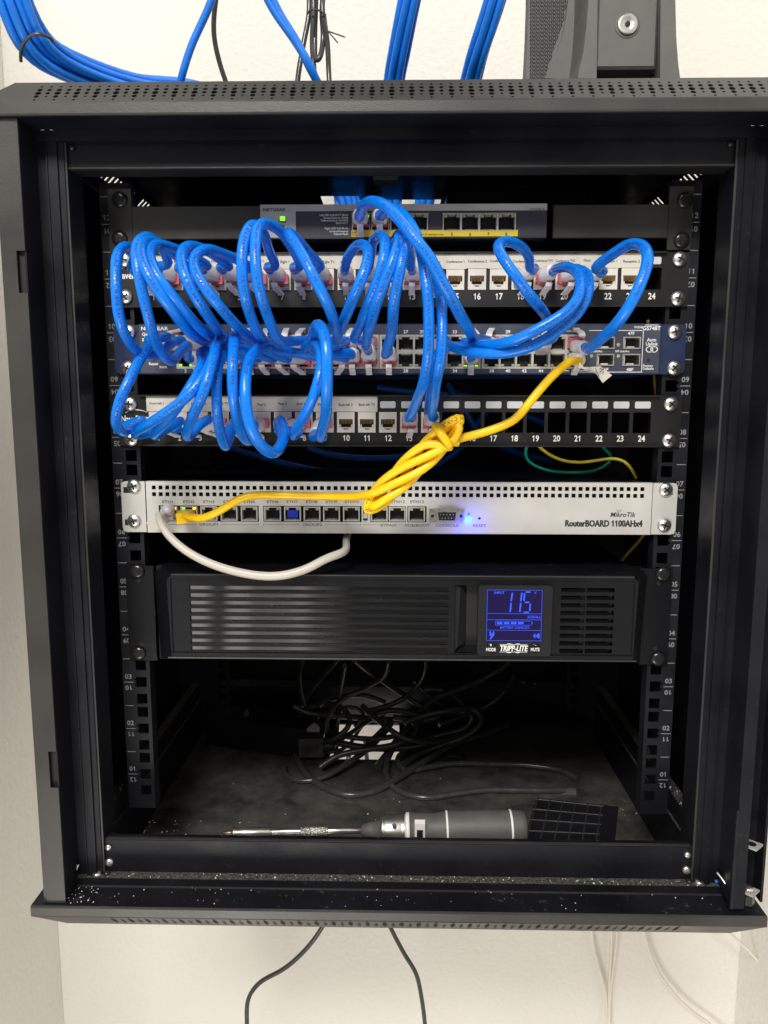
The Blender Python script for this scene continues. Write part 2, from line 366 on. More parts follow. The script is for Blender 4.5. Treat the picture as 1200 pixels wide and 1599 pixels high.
# front cross beams
b = MB(); b.box(-252, 252, -55.6, -52, -17, 12.6, steel); b.box(-252, 252, -52, -46, 11.2, 12.6, steel); b.box(-251, 251, -54.8, -51.5, 12.6, 13.3, steelg); b.build('lower_beam', cab)  # top edge strip lightened to paint its highlight
b = MB(); b.box(-252, 252, -55.6, -52, 562, 586, steel); b.box(-252, 252, -56.4, -53, 560.9, 562.0, steelg); b.box(-252, 252, -53, -34, 561.2, 562.2, dark); b.build('upper_beam', cab)  # front edge strip lightened as highlight, underside blackened as shade
# base frame: dusty ledge with a dark front step
b = MB(); b.box(-276, 276, -65, -56, -24.4, -17.2, steel); b.box(-276, 276, -64.6, -50, -17.2, -16.8, dusty); b.box(-276, 276, -66.2, -64.8, -24.4, -23.4, steelg); b.build('base_frame', cab)  # lower edge of the step lightened as a painted highlight
b = MB(); b.box(-276, 276, -64, -56, 578.5, 586.2, steel); b.build('head_frame', cab)
# side beams at floor level, rear beam and rear posts
for s in (-1, 1):
    b = MB(); x = s * 262
    b.box(min(x, x + s * 10), max(x, x + s * 10), -50, 340, 17.5, 18.5, dusty); b.box(min(x, x + s * 1.5), max(x, x + s * 1.5), -50, 340, -2, 17.5, steel)
    b.box(min(x - s * 2, x + s * 6), max(x - s * 2, x + s * 6), -50, 340, -3, -2, dusty); b.box(min(x, x + s * 2), max(x, x + s * 2), -50, 340, -53, -3, steel)
    b.build('side_beam', cab)
    b = MB(); b.box(min(s * 250, s * 289), max(s * 250, s * 289), 300, 303, -50, 586, railm)
    holes = [(232 - 5, 232 + 5, z - 4.8, z + 4.8) for n in range(0, 13) for z in (n * 44.45, n * 44.45 - 15.9, n * 44.45 + 15.9)]
    if s < 0: holes = [(-c, -a, d, e) for a, c, d, e in holes]
    a, c = sorted((s * 222, s * 250)); b.plate(a, c, -20, 575, holes, 300, 302, railm); b.build('rear_rail', cab)
b = MB(); b.box(-262, 262, 318, 340, -10, 8, steel); b.box(-262, 262, 317, 341, 8, 9, dusty); b.build('rear_beam', cab)
# left front post: outer strip and inner edge lightened as if lit, dark return, dusty face
b = MB()
hz = [(465, 495), (77, 108)]
b.plate(-288, -272.5, -24, 586, [(-279, -272.5, a, c) for a, c in hz], -88, -86.6, steelg)
for a, c in hz: b.box(-280, -272.7, -84, -82, a - 2, c + 2, dark)
b.box(-273.6, -272.3, -86.6, -58, -24, 586, steel); b.box(-291, -287.2, -86.6, -58, -24, 586, steelg)
b.box(-272.3, -264.5, -60, -58, -24, 586, steel); b.box(-264.5, -263.7, -63, -58, -17, 586, steel)
b.box(-263.6, -256.5, -62, -58, -17, 586, steel); b.box(-256.5, -252.2, -60, -56.5, -17, 586, steel); b.box(-252.2, -250.8, -57.6, -30, -17, 586, steel); b.box(-252.6, -250.6, -58.6, -57.6, -17, 586, steelg)
b.build('front_post', cab)
b = MB()
b.box(272.3, 273.6, -89, -58, -20, 586, steel); b.box(273.6, 281, -89, -87.6, -20, 586, steelg if 0 else steel); b.box(281, 282, -89, -62, -20, 586, steel)  # outer strip keeps the darker steel, its shade put into the colour
b.box(264.5, 272.3, -60, -58, -24, 586, steel); b.box(263.7, 264.5, -63, -58, -17, 586, steel); b.box(256.5, 263.6, -62, -58, -17, 586, steel)
b.box(252.2, 256.5, -60, -56.5, -17, 586, steel); b.box(250.8, 252.2, -57.6, -30, -17, 586, steel); b.box(250.6, 252.6, -58.6, -57.6, -17, 586, steelg)  # thin inner edge lightened to paint its highlight
b.box(282, 300, -66, -62, -20, 586, steel); b.box(289.5, 290.6, -70, -66, 30, 586, steelg); b.box(299, 301, -80, 372, -20, 586, steel)
b.box(270, 272.2, -91, -88.5, -19, 66, railm)
b.build('front_post', cab)
# door hinge plates on the right
def hinge(z, bolt):
    b = MB(); b.prism([(279, -84), (287, -92), (296, -84), (287, -76)], z, z + 1.6, tape, 'z'); b.box(285, 290, -78, -66, z - .5, z, steel)
    if bolt: b.lathe((287, -84, z - 10), (0, 0, 1), [(0, 5), (8, 5)], blkscrew, 6, False); b.lathe((287, -84, z + 1.6), (0, 0, 1), [(0, 4.5), (2, 3.5), (2.6, 1)], chrome, 16)
    else: b.lathe((287, -84, z + 1.6), (0, 0, 1), [(0, 3.4), (.2, 3.4)], dark, 16, False)
    b.build('hinge_plate', cab)
hinge(32, False); hinge(-8, True)
# corner screws of the frame
def fscrew(x, y, z, r=3.5, ax=(0, -1, 0), m=blkscrew):
    b = MB(); b.lathe((x, y, z), ax, [(0, r), (1.2, r), (2.4, r * .7), (2.8, r * .2)], m, 14); b.build('frame_screw', cab)
for s in (-1, 1):
    fscrew(s * 247.5, -55.6, 6, 3, m=chrome); fscrew(s * 247.5, -55.6, -8, 3.8, m=chrome); fscrew(s * 247, -55.6, 576, 2.4)
    fscrew(s * 257, -60, -17, 4, (0, 0, 1), chromeb); fscrew(s * 249, -59, -17, 3, (0, 0, 1))
b = MB(); b.tube([P(1120, 1362, -68), P(1126, 1370, -70), P(1133, 1380, -74)], 1.0, chromeb, 8); b.tube([P(113, 1374, -68), P(117, 1364, -66), P(123, 1350, -62)], .9, chromeb, 8); b.build('wire_stub', cab)
# front mounting rails with EIA holes and unit numbers
for s in (-1, 1):
    b = MB(); holes = []
    for n in range(0, 13):
        for k in (-15.9, 0, 15.9):
            z = n * 44.45 + k
            if 16 < z < 562: holes.append((232.5 - 4.8, 232.5 + 4.8, z - 4.8, z + 4.8))
        z = n * 44.45
        if 16 < z < 562: holes += [(237.3, 238.8, z - 3.4, z - 1.6), (237.3, 238.8, z + 1.6, z + 3.4)]
    if s < 0: holes = [(-c, -a, d, e) for a, c, d, e in holes]
    a, c = sorted((s * 224.5, s * 249.5)); b.plate(a, c, 11, 566.5, holes, 0, 2, railm)
    b.box(min(s * 249.5, s * 247.5), max(s * 249.5, s * 247.5), 2, 48, 11, 566.5, railm); b.box(min(s * 224.5, s * 226), max(s * 224.5, s * 226), 2, 14, 11, 566.5, railm)
    r = b.build('mounting_rail', cab)
    t = MB()
    for n in range(1, 13):
        z = n * 44.45; text(t, '%02d' % n, s * 244.2, z + 5.4, -.15, 4.3, gink, sx=1.05); text(t, '%02d' % (13 - n), s * 244.2, z - 5.4, -.15, 4.3, gink, sx=1.05, rot=True)
        t.box(s * 244.2 - 4.3, s * 244.2 + 4.3, -.15, -.1, z - .3, z + .3, gink); t.box(s * 244.6 - 3.8, s * 244.6 + 3.8, -.15, -.1, z + 22 - .3, z + 22 + .3, gink)
    t.build('unit_numbers', r)
# exhaust fan, sheet coloured as the blue cables' reflection, and tape under the roof
fan = MB(); fan.box(52, 212, 205, 330, 597, 614, recess); fan.box(48, 222, 200, 335, 591, 597, steel, 0)
for x in (60, 210): fan.lathe((x, 208, 591), (0, 0, -1), [(0, 5), (3, 5), (5, 3)], blkscrew, 12); fan.lathe((x, 208, 588), (0, 0, -1), [(0, 2), (1, 2)], chromeb, 8)
fo = fan.build('exhaust_fan', cab)
b = MB(); b.box(204, 207, 198, 200, 597, 612, steelg); b.build('fan_bracket', fo)
b = MB(); b.box(-44, 47, 118, 226, 610.5, 612, navyp); b.build('reflection_sheet', cab)  # added sheet, its blue stands for the reflected cables
for q0, q1 in (((583, 275), (622, 289)), ((649, 264), (670, 272))):
    a = F(*q0, 664.2); c = F(*q1, 664.2); b = MB(); b.box(a.x, c.x, min(a.y, c.y), max(a.y, c.y), 609.9, 610.3, tape); b.box(a.x, c.x, min(a.y, c.y) - .5, min(a.y, c.y), 606.5, 610.3, tape); b.build('tape_tab', cab)
# odd dark clips on the side walls
for s in (-1, 1):
    b = MB(); b.box(min(s * 289, s * 284), max(s * 289, s * 284), 20, 60, 440, 490, steelg if 0 else railm); b.box(min(s * 283.8, s * 284), max(s * 283.8, s * 284), 36, 42, 455, 478, steel); b.build('side_latch', cab)
# ------------------------------------------------------------------ shared parts: screws, ports, jacks
def keep(o): PROTOS.append(o); return o
def screw_proto(m, r=6.2, h=3.6):
    b = MB(); prof = [(0, r * .92), (.5, r), (1.3, r * .97), (2.2, r * .84), (3.0, r * .58), (h, r * .2), (h, .01)]
    b.lathe((0, 0, 0), (0, -1, 0), prof, m, 24)
    b.obox((0, -h * .88, 0), (r * .52, 0, r * .12), (0, .55, 0), (-r * .03, 0, .62), dark); b.obox((0, -h * .88, 0), (-r * .12, 0, r * .52), (0, .55, 0), (.62, 0, r * .03), dark)
    return keep(b.build('screw', org=(0, 0, 0)))
SCR = [screw_proto(chrome), screw_proto(blkscrew, 6.6, 3.0)]
SCR_ROT = [0, .5, 1.1, 2.0]
def screws(parent, pts, kind=0, Y=-3.6):
    for i, (px, py) in enumerate(pts):
        q = P(px, py, Y - 2); c = place(SCR[kind], parent, (q.x, Y, q.z)); c.rotation_euler = (0, random.choice(SCR_ROT) + random.random() * .6, 0)
def port_proto(w, h, up, shield=portm, bw=.9, leds=None, body=recess, name='port'):
    """RJ45 socket, front at y=0, centred; notch side up or down"""
    b = MB(); ow, oh = w / 2, h / 2; iw = ow - bw; ih = oh - bw * .8; s = 1 if up else -1
    nt_ = 2.2; hs = [(-iw, iw, -ih, ih)]
    b.plate(-ow, ow, -oh, oh, hs, 0, 9, shield)
    b.box(-iw, iw, 8.5, 9, -ih, ih, dark)
    # shoulders either side of the latch notch (hold the indicator lamps)
    sh = min(2.6, h * .2)
    for q in (-1, 1):
        a, c = sorted((q * iw, q * (iw - w * .26))); z0, z1 = sorted((s * ih, s * (ih - sh))); b.box(a, c, .5, 8.4, z0, z1, body)
        lm = (leds or (led_off, led_off))[0 if q < 0 else 1]
        a, c = sorted((q * (iw - .3), q * (iw - w * .2))); z0, z1 = sorted((s * (ih - .3), s * (ih - sh + .35))); b.box(a, c, .3, .6, z0, z1, lm)
    for i in range(8):
        x = (i - 3.5) * 1.02 * w / 14; z0, z1 = sorted((-s * ih, -s * (ih - 1.0))); b.box(x - .22, x + .22, 1.2, 6, z0, z1, gold if shield is not portm else portm)
    return keep(b.build(name, org=(0, 0, 0)))
PTOP = port_proto(13.9, 12.2, True); PBOT = port_proto(13.9, 12.2, False)
def keystone_proto():
    b = MB(); b.plate(-7.5, 7.5, -8.7, 8.7, [(-5.9, 5.9, -4.2, 2.7), (-3, 3, -5.3, -4.2), (-1.8, 1.8, -6.3, -5.3)], 0, 8, white)
    b.box(-6, 6, 7.6, 8, -6.5, 2.9, recess); b.box(-2.6, 2.6, .6, .9, -5.3, -4.2, greyc)
    for q in (-1, 1): b.box(min(q * 4.4, q * 5.8), max(q * 4.4, q * 5.8), 1.0, 7, -4.1, -2.0, white)
    j = b.build('jack', org=(0, 0, 0)); keep(j)
    c = MB()
    for i in range(8):
        x = (i - 3.5) * 1.25; c.add([(x - .33, .9, 2.5), (x + .33, .9, 2.5), (x + .33, 4.5, -1.6), (x - .33, 4.5, -1.6)], [(0, 1, 2, 3)], gold)
    k = c.build('contacts', j, org=(0, 0, 0)); keep(k); PROTO_KIDS[j.name] = [k]; return j
JACK = keystone_proto()
# ------------------------------------------------------------------ 8-port switch at the top
def zx(px, py, Y=-3): q = P(px, py, Y); return q.x, q.z
poe = thing('network_switch', 'small grey eight port switch with a yellow strip, top of the rack', 'network switch', (0, 0, 520))
zt, zb = 547, 520.5
for s in (-1, 1):
    b = MB()
    a, c = sorted((s * 127, s * 241.5))
    b.plate(min(s * 222, s * 241.5), max(s * 222, s * 241.5), 511, 561, [], -3, 0, poem)
    if s < 0: b.box(-222, -113.2, -3.4, 0, zb, zt, poem, .6)
    else: b.box(127.6, 222, -3.4, 0, zb, zt, poem, .6)
    b.build('mounting_ear', poe)
bx0, bx1 = zx(408, 345)[0], zx(853, 345)[0]
q0, q1, q2 = P(549, 347, -7), P(669.5, 347, -7), P(691, 347, -7); q3 = P(806.5, 347, -7)
b = MB(); b.box(bx0, bx1, 6, 90, zb - .2, zt + .2, slate); b.plate(bx0, bx1, zb - .2, zt + .2, [(q0.x, q1.x, q0.z - 7, q0.z + 7), (q2.x, q3.x, q0.z - 7, q0.z + 7)], -6, -5, slate)
b.box(bx0, bx1, -5, 6, zt - .6, zt + .2, slate); b.box(bx0, bx1, -5, 6, zb - .2, zb + .6, slate)
b.box(q0.x, q1.x, -6.4, -5.2, q0.z + 6.6, q0.z + 7.2, grey); b.box(q2.x, q3.x, -6.4, -5.2, q0.z + 6.6, q0.z + 7.2, grey)
b.box(bx0 + .1, bx1 - .1, -6.6, -6, zt - 5.2, zt, grey); gx = zx(463, 345)[0]; b.box(bx0 + .1, gx, -6.7, -6, zb + .3, zt - .1, grey)
b.box(bx0, bx1, -7.2, -6, zb - .6, zb + .3, steelg)
body = b.build('body', poe)
t = MB(); tpx(t, 'NETGEAR', 428.5, 327.3, 5.0, ink, -6.9, sx=1.15); tpx(t, 'GS108LP', 839, 327.6, 4.6, inkg, -6.9); tpx(t, 'Power', 441.5, 346, 3.6, ink, -6.9)
for k, (s_, y) in enumerate((('Left LED Link/ACT Mode', 335.5), ('Green=Link at 1000M', 340), ('Yellow=Link at 10/100M', 344.2), ('Blink=ACT', 348.2), ('Right LED PoE Mode', 356.5), ('Green=Powered', 361), ('Yellow=Fault', 365.3))): tpx(t, s_, 544, y, 3.1, wink, -6.3, 'r')
t.build('lettering', body)
b = MB(); a, c = zx(549, 345, -7)[0], zx(809.5, 345, -7)[0]; z1, z0 = zx(600, 359.5, -7)[1], zx(600, 369.5, -7)[1]; b.box(a, c, -7.0, -6.2, z0, z1, yband); bo = b.build('yellow_band', poe)
t = MB()
for n, x in ((1, 566), (5, 706), (6, 734.5), (7, 763), (8, 791)): tpx(t, str(n), x, 365.5, 4.6, ink, -7.15)
tpx(t, 'PoE', 553, 363.2, 3, ink, -7.15); tpx(t, 'Ports', 554, 367, 2.6, ink, -7.15); tpx(t, 'Total = 30 watts/port max.', 672, 366, 2.8, ink, -7.15); t.build('lettering', bo)
PP = port_proto(15.0, 13.4, True, gripw if 0 else grey, .8)
PPL = port_proto(15.0, 13.4, True, grey, .8, (green_led, green_led))
poeport = {}
for n, x in enumerate((564, 594, 624, 654.5, 706, 734.5, 763, 791.5)):
    q = P(x, 347, -7); place(PPL if n < 2 else PP, poe, (q.x, -7.3, q.z)); poeport[n + 1] = (q.x, q.z)
b = MB(); q = P(441.5, 341.3, -6.8); b.box(q.x - 1.9, q.x + 1.9, -7.2, -6.7, q.z - 1.6, q.z + 1.6, green_led); b.build('power_light', poe)
b = MB(); q = P(441.5, 353.3, -6.8); b.box(q.x - 1.7, q.x + 1.7, -7.0, -6.7, q.z - 1.1, q.z + 1.1, inkg); b.build('fault_light', poe)
screws(poe, [(186, 311), (186, 372), (1071, 312), (1066, 374)], 1, -3.4)
# ------------------------------------------------------------------ patch panels
def patch_panel(name, label, z0, z1, numx, numy, ports, jacks, stickers, laby, sc, logo):
    """numx: (x of number 1, x of number 24) in the photo"""
    pp = thing(name, label, 'patch panel', (0, 0, z0), 'twenty four port patch panels')
    Xa, Xb = zx(numx[0], numy)[0], zx(numx[1], numy)[0]; xs = [Xa + (Xb - Xa) * i / 23 for i in range(24)]
    jz = P(600, laby[2], -3).z; holes = [(x - 7.6, x + 7.6, jz - 8.8, jz + 8.8) for x in xs]
    b = MB(); b.plate(-241.3, 241.3, z0, z1, holes, -3, 0, panelm); b.box(-222, 222, -6, -3.1, z0 - .4, z0 + 1, panelm); b.box(-222, 222, -6, -3.1, z1 - 1, z1 + .4, panelm)
    for q in (-1, 1): b.box(min(q * 222, q * 220.5), max(q * 222, q * 220.5), 0, 18, z0, z1, panelm)
    face = b.build('face_plate', pp)
    t = MB(); nz = P(600, numy, -3).z
    for i, x in enumerate(xs): text(t, str(i + 1), x + .3, nz, -3.15, 5.0, wink, sx=.85)
    q = P(logo[0], logo[1], -3); text(t, 'NavePoint', q.x, q.z, -3.15, 5.4, wink, 'c', .78)
    arc = [Vector((q.x + 1 + 11 * math.cos(a), -3.15, q.z + 2.6 + 4.8 * math.sin(a))) for a in [math.radians(150 - k * 9) for k in range(14)]]
    for i in range(len(arc) - 1):
        w = .5 * math.sin(math.pi * (i + 1) / len(arc)); t.add([arc[i], arc[i + 1], arc[i + 1] + Vector((0, 0, w + .2)), arc[i] + Vector((0, 0, w + .2))], [(0, 1, 2, 3)], wink)
    t.build('port_numbers', face)
    for i in jacks: place(JACK, pp, (xs[i - 1], -3.6, jz))
    l1, l0 = P(600, laby[0], -3).z, P(600, laby[1], -3).z
    for i in range(1, 25):
        x = xs[i - 1]
        if i in stickers:
            b = MB(); dz = random.uniform(-.4, .4); b.box(x - 9.05, x + 9.05, -4.1, -3.05, l0 + dz, l1 + dz, paper); lb = b.build('port_label', pp)
            if stickers[i]:
                t = MB(); text(t, stickers[i], x, (l0 + l1) / 2 + random.uniform(-.6, .6), -4.2, 2.05, ink, sx=min(.95, 16.2 / twidth(stickers[i], 2.05 / .69))); t.build('lettering', lb)
        else:
            b = MB(); zz = P(600, laby[3], -3).z; b.prism([(x - 6.6 + dx, zz + dz) for dx, dz in ((.8, -2.9), (12.4, -2.9), (13.2, -2.1), (13.2, 2.1), (12.4, 2.9), (.8, 2.9), (0, 2.1), (0, -2.1))], -3.5, -3.05, slotlab); b.build('label_window', pp)
    screws(pp, sc)
    return pp, xs, jz
S1 = {1: 'Front Left', 2: 'Front Right', 3: 'Front 1', 4: 'Front 2', 5: 'Front TV', 6: 'Right 1', 7: 'Back Right 1', 8: 'Back Right 2', 9: 'Back Right TV', 10: 'Middle 1', 11: 'Middle 2', 12: 'Middle TV', 13: 'Bar 1', 14: 'Front Bar', 15: 'Conference 1', 16: 'Conference 2', 17: 'Conference 3', 18: 'Conference', 19: 'Conference TV1', 20: 'Conference TV2', 21: 'Floor', 22: 'Reception 1', 23: 'Reception 2'}
S2 = {1: 'Front left 1', 2: 'Front left 2', 3: 'Front left 3', 4: 'Front left TV', 5: 'Post 1', 6: 'Post 2', 7: 'Post 3', 8: 'Back left 1', 9: 'Back left 2', 10: 'Back left 3', 11: 'Back left TV'}
pp1, x1, z1j = patch_panel('patch_panel', 'upper black patch panel with white printed name stickers above almost all of its jacks', 465.3, 509, (240, 1017.5), 463, 24, range(1, 24), S1, (397, 420, 436, 408), [(193, 405), (195, 463), (1063, 404), (1060, 466)], (206, 430))
pp2, x2, z2j = patch_panel('patch_panel', 'lower black patch panel with empty square openings on its right half', 348.7, 391.7, (248, 1001.5), 684, 24, range(1, 15), S2, (619, 643, 659.5, 632), [(202, 631), (204, 686), (1049, 631), (1046, 688)], (212, 654))
# ------------------------------------------------------------------ 48-port switch
sw = thing('network_switch', 'wide slate blue forty eight port switch between the two patch panels', 'network switch', (0, 0, 409.5))
z0, z1 = 409.8, 450.8
for s in (-1, 1):
    b = MB(); xi = 219.5; r = 4
    pts = [(s * xi, z0), (s * (241.8 - r), z0), (s * (241.8 - 1.2), z0 + 1.2), (s * 241.8, z0 + r), (s * 241.8, z1 - r), (s * (241.8 - 1.2), z1 - 1.2), (s * (241.8 - r), z1), (s * xi, z1)]
    b.prism(pts, -3.2, 0, navy); b.build('mounting_ear', sw)
NX = [290, 315.6, 341.2, 366.8, 392.4, 418, 449, 474.6, 500.4, 526, 551.5, 577, 608, 634, 659.5, 685, 710.5, 736, 768, 793.6, 819, 845, 871, 897]
swx = [P(x, 548, -8).x for x in NX]; swt = P(600, 536, -8).z; swb = P(600, 562.5, -8).z
grp = [(swx[g * 6] - 8.0, swx[g * 6 + 5] + 8.0, swb - 7.0, swt + 7.0) for g in range(4)]
b = MB(); b.plate(-218, 218.4, z0 + .5, z1 - .5, [grp[0], grp[1], grp[2], grp[3]] + [(P(x, y, -8).x - 7, P(x, y, -8).x + 7, P(x, y, -8).z - 4.6, P(x, y, -8).z + 4.6) for x, y in ((946, 535.5), (986.5, 535.5), (945, 562), (985.5, 562))], -8, -6, navyf)
b.box(-218.6, 219, 5, 180, z0 - .3, z1 + .3, navy); b.box(-218.6, 219, -7.4, 5, z0 - .3, z0 + .4, navy); b.box(-218.6, 219, -7.4, 5, z1 - .4, z1 + .3, navy); b.box(-218.6, -218, -7.4, 5, z0, z1, navy); b.box(218.4, 219, -7.4, 5, z0, z1, navy)
body = b.build('body', sw)
b = MB()
for g in range(4):
    a, c, d, e = grp[g]; b.plate(a, c, d, e, [(swx[i] - 6.2, swx[i] + 6.2, zz - 5.5, zz + 5.5) for i in range(g * 6, g * 6 + 6) for zz in (swt, swb)], -8.5, -7.0, portm)
b.build('port_block', sw)
LB = port_proto(13.9, 12.2, False, leds=(green_led, green_led)); LT = port_proto(13.9, 12.2, True, leds=(green_led, led_off))
lit_t = {1, 2, 3, 17}; lit_b = {0, 17}
for i, x in enumerate(swx):
    place(LT if i in lit_t else PTOP, sw, (x, -8.9, swt)); place(LB if i in lit_b else PBOT, sw, (x, -8.9, swb))
t = MB()
for i, x in enumerate(NX):
    if i < 22: tpx(t, str(2 * i + 1), x, 518, 4.8, wink, -8.1, sx=1.1); tpx(t, str(2 * i + 2), x, 579, 4.8, wink, -8.1, sx=1.1)
for s_, x, y in (('45T', 875, 517), ('47T', 900, 517), ('46T', 871, 579), ('48T', 898, 578.5), ('47F', 986, 520.5), ('48F', 984, 577), ('45F', 946, 520.5), ('46F', 945, 577)): tpx(t, s_, x, y, 4.6, wink, -8.1, sx=1.1)
tpx(t, 'NETGEAR', 241.5, 513, 5.5, wink, -8.1, sx=1.25); tpx(t, 'Gigabit', 222, 522, 5, wink, -8.1, 'l'); tpx(t, 'Smart Switch', 222, 530.5, 5, wink, -8.1, 'l')
tpx(t, 'GS748T', 1018, 512.5, 6, wink, -8.1); tpx(t, 'MODEL', 998, 511, 3, wink, -8.1); tpx(t, 'Auto', 1018, 530.5, 5, wink, -8.1); tpx(t, 'Uplink', 1018, 537, 5, wink, -8.1)
tpx(t, 'Factory', 1012, 571, 3.6, wink, -8.1); tpx(t, 'Defaults', 1012.5, 575.5, 3.6, wink, -8.1); tpx(t, 'Reset', 240, 568, 4.2, wink, -8.1, sx=1.1); tpx(t, 'PWR', 255.5, 573.5, 3.6, wink, -8.1, sx=1.1)
tpx(t, 'SFP Link/Act', 930, 548.5, 3, wink, -8.1); tpx(t, 'SFP Link/Act', 972, 548.5, 3, wink, -8.1)
for a, c in (((1003.5, 516), (1003.5, 581)), ((920, 516), (1003.5, 516)), ((905, 581), (1003.5, 581)), ((862, 571.5), (862, 578.5)), ((881, 517), (893, 517)), ((906, 578.5), (922, 578.5)), ((878, 579), (889, 579)), ((1008, 507.5), (1029, 507.5))): line(t, a, c, .9, wink, -8.1)
for cx, s in ((1014.6, 1), (1021.8, -1)):
    q = P(cx, 545.5, -8.1); ring = [(q.x + 3.1 * math.cos(a), q.z + 2.6 * math.sin(a)) for a in [k * math.pi / 9 for k in range(18)]]
    for i in range(18):
        (a0, b0), (a1, b1) = ring[i], ring[(i + 1) % 18]; f = .76
        t.add([(a0, -8.1, b0), (a1, -8.1, b1), (q.x + (a1 - q.x) * f, -8.1, q.z + (b1 - q.z) * f), (q.x + (a0 - q.x) * f, -8.1, q.z + (b0 - q.z) * f)], [(0, 1, 2, 3)], wink)
t.build('lettering', body)
b = MB(); q = P(1013, 562.5, -8); b.lathe((q.x, -8.05, q.z), (0, -1, 0), [(0, 1.4), (.1, 1.4)], dark, 14, False); b.build('reset_hole', sw)
b = MB(); q = P(240.5, 561.5, -8); b.lathe((q.x, -8.05, q.z), (0, -1, 0), [(0, 1.6), (.1, 1.6)], dark, 14, False); b.build('reset_hole', sw)
b = MB(); q = P(259, 545, -8); b.box(q.x - 2, q.x + 2, -8.5, -8, q.z - 1.4, q.z + 1.4, green_led); b.build('power_light', sw)
b = MB(); b.plate(-7.3, 7.3, -4.9, 4.9, [(-6.4, 6.4, -4.0, 4.0)], -1.2, 12, chrome); b.box(-6.5, 6.5, 11, 11.5, -4.2, 4.2, dark); b.box(-3, 3, 2, 9, -3.9, -2.6, portm); b.box(-6.2, -4.8, 1, 8, -3.8, 3.8, portm)
SFP = keep(b.build('sfp_cage', org=(0, 0, 0)))
for x, y in ((946, 535.5), (986.5, 535.5), (945, 562), (985.5, 562)): q = P(x, y, -8); place(SFP, sw, (q.x, -8.2, q.z))
for x, y in ((966, 538.5), (966, 556), (924, 556)):
    b = MB(); q = P(x, y, -8); b.lathe((q.x, -8, q.z), (0, -1, 0), [(0, 1.7), (.5, 1.5), (.9, .8)], led_off, 12); b.build('link_light', sw)
screws(sw, [(200, 518), (199, 575), (1055, 518), (1054, 574.5)], 0, -3.8)
# ------------------------------------------------------------------ router
rt = thing('router', 'brushed silver rack router with a row of ports and a glowing blue lamp', 'router', (0, 0, 273))
z0, z1 = 273.2, 316.8
b = MB(); holes = []; xa, xb = P(240.5, 763, -4).x, P(1003.5, 766, -4).x; zr = (P(600, 762.5, -4).z, P(600, 773, -4).z); nh = 72
for i in range(nh + 1):
    x = xa + (xb - xa) * i / nh
    for z in zr: holes.append((x - 1.75, x + 1.75, z - 1.75, z + 1.75))
gb = {}
for g, (a, c) in enumerate(((248.5, 404.5), (411.5, 565), (578.5, 634.5), (636.5, 666.5))):
    pa, pc = P(a, 802, -4).x, P(c, 802, -4).x; zt_, zb_ = P(600, 790.5, -4).z, P(600, 815.5, -4).z; holes.append((pa, pc, zb_, zt_)); gb[g] = (pa, pc)
Xc0, Xc1 = P(670, 805, -4).x, P(725.5, 805, -4).x
b.plate(-219.5, 219.8, z0, z1, holes, -4, -2.6, silver); b.box(-219.5, 219.8, -4, 0, z0 - .8, z0, silver); b.box(-219.5, 219.8, -4, 2, z1, z1 + .8, silver)
face = b.build('face_plate', rt)
b = MB(); b.box(-219, 219, 6, 150, z0, z1 - .2, steel); b.box(-219, 219, 0, 6, z1 - .8, z1 - .2, steel); b.box(-219, 219, 0, 6, z0, z0 + .6, steel); b.build('chassis', rt)
for s in (-1, 1):
    b = MB(); r = 3.5; xi = 220.6
    pts = [(s * xi, z0 - .6), (s * (241.6 - r), z0 - .6), (s * (241.6 - 1), z0 + .4), (s * 241.6, z0 + r), (s * 241.6, z1 - r + .6), (s * (241.6 - 1), z1 - .4), (s * (241.6 - r), z1 + .6), (s * xi, z1 + .6)]
    b.prism(pts, -3.4, -.2, silver)
    for z in (z0 + 8, z1 - 7): b.box(s * 234.5 - 5, s * 234.5 + 3, -3.5, -3.35, z - 2.6, z + 2.6, dark)
    b.build('mounting_ear', rt)
RPX = [264.5, 295.5, 326.5, 358, 389.5, 426, 457, 487.5, 518, 549, 592.5, 620.5, 651]
RP = port_proto(14.6, 12.6, True, portm, 1.0, (led_off, led_off)); RPL = port_proto(14.6, 12.6, True, portm, 1.0, (green_led, yel_led))
rx = [P(x, 803, -4).x for x in RPX]; rz_ = P(600, 803, -4).z
for i, x in enumerate(rx): place(RPL if i < 2 else RP, rt, (x, -4.1, rz_))
t = MB()
for i, x in enumerate((262.5, 295, 326.5, 358, 389.5, 426, 456.5, 487, 518, 549.5, 591, 621.5, 651.5)): tpx(t, 'ETH%d' % (i + 1), x, 783.5, 4.0, inkg, -4.15, sx=1.35)
for s_, x, y in (('GROUP1', 326.5, 819), ('GROUP2', 488, 819.3), ('BYPASS', 607, 820), ('POE/BOOT', 652, 820.3), ('CONSOLE', 698.5, 820.6), ('RESET', 749, 820.8)): tpx(t, s_, x, y, 4.0, inkg, -4.15, sx=1.35)
for a, c in ((262, 307), (346, 404), (411.5, 469), (507, 563.5), (567, 593), (621, 632)): line(t, (a, 819.3), (c, 819.3), .5, inkg, -4.15)
for x in (404, 411.5, 563.5): line(t, (x, 817.5), (x, 820.5), .5, inkg, -4.15)
tpx(t, 'MikroTik', 953, 803.5, 7.2, ink, -4.15, 'l', .98, shear=.2)
tpx(t, 'RouterBOARD 1100AHx4', 1003, 817.5, 9.6, ink, -4.15, 'r', .78); 
for dx_, dy_ in ((.5, 0), (1.0, 0), (.5, .4)): tpx(t, 'RouterBOARD 1100AHx4', 1003 + dx_, 817.5 + dy_, 9.6, ink, -4.16 - dx_ * .01 - dy_ * .02, 'r', .78)
q = P(967, 797.5, -4.15)
for a in (-.5, 0, .5): t.obox((q.x + a * 3, -4.15, q.z), (.25, 0, 0), (0, .02, 0), (a * .8, 0, 1.1), inkg)
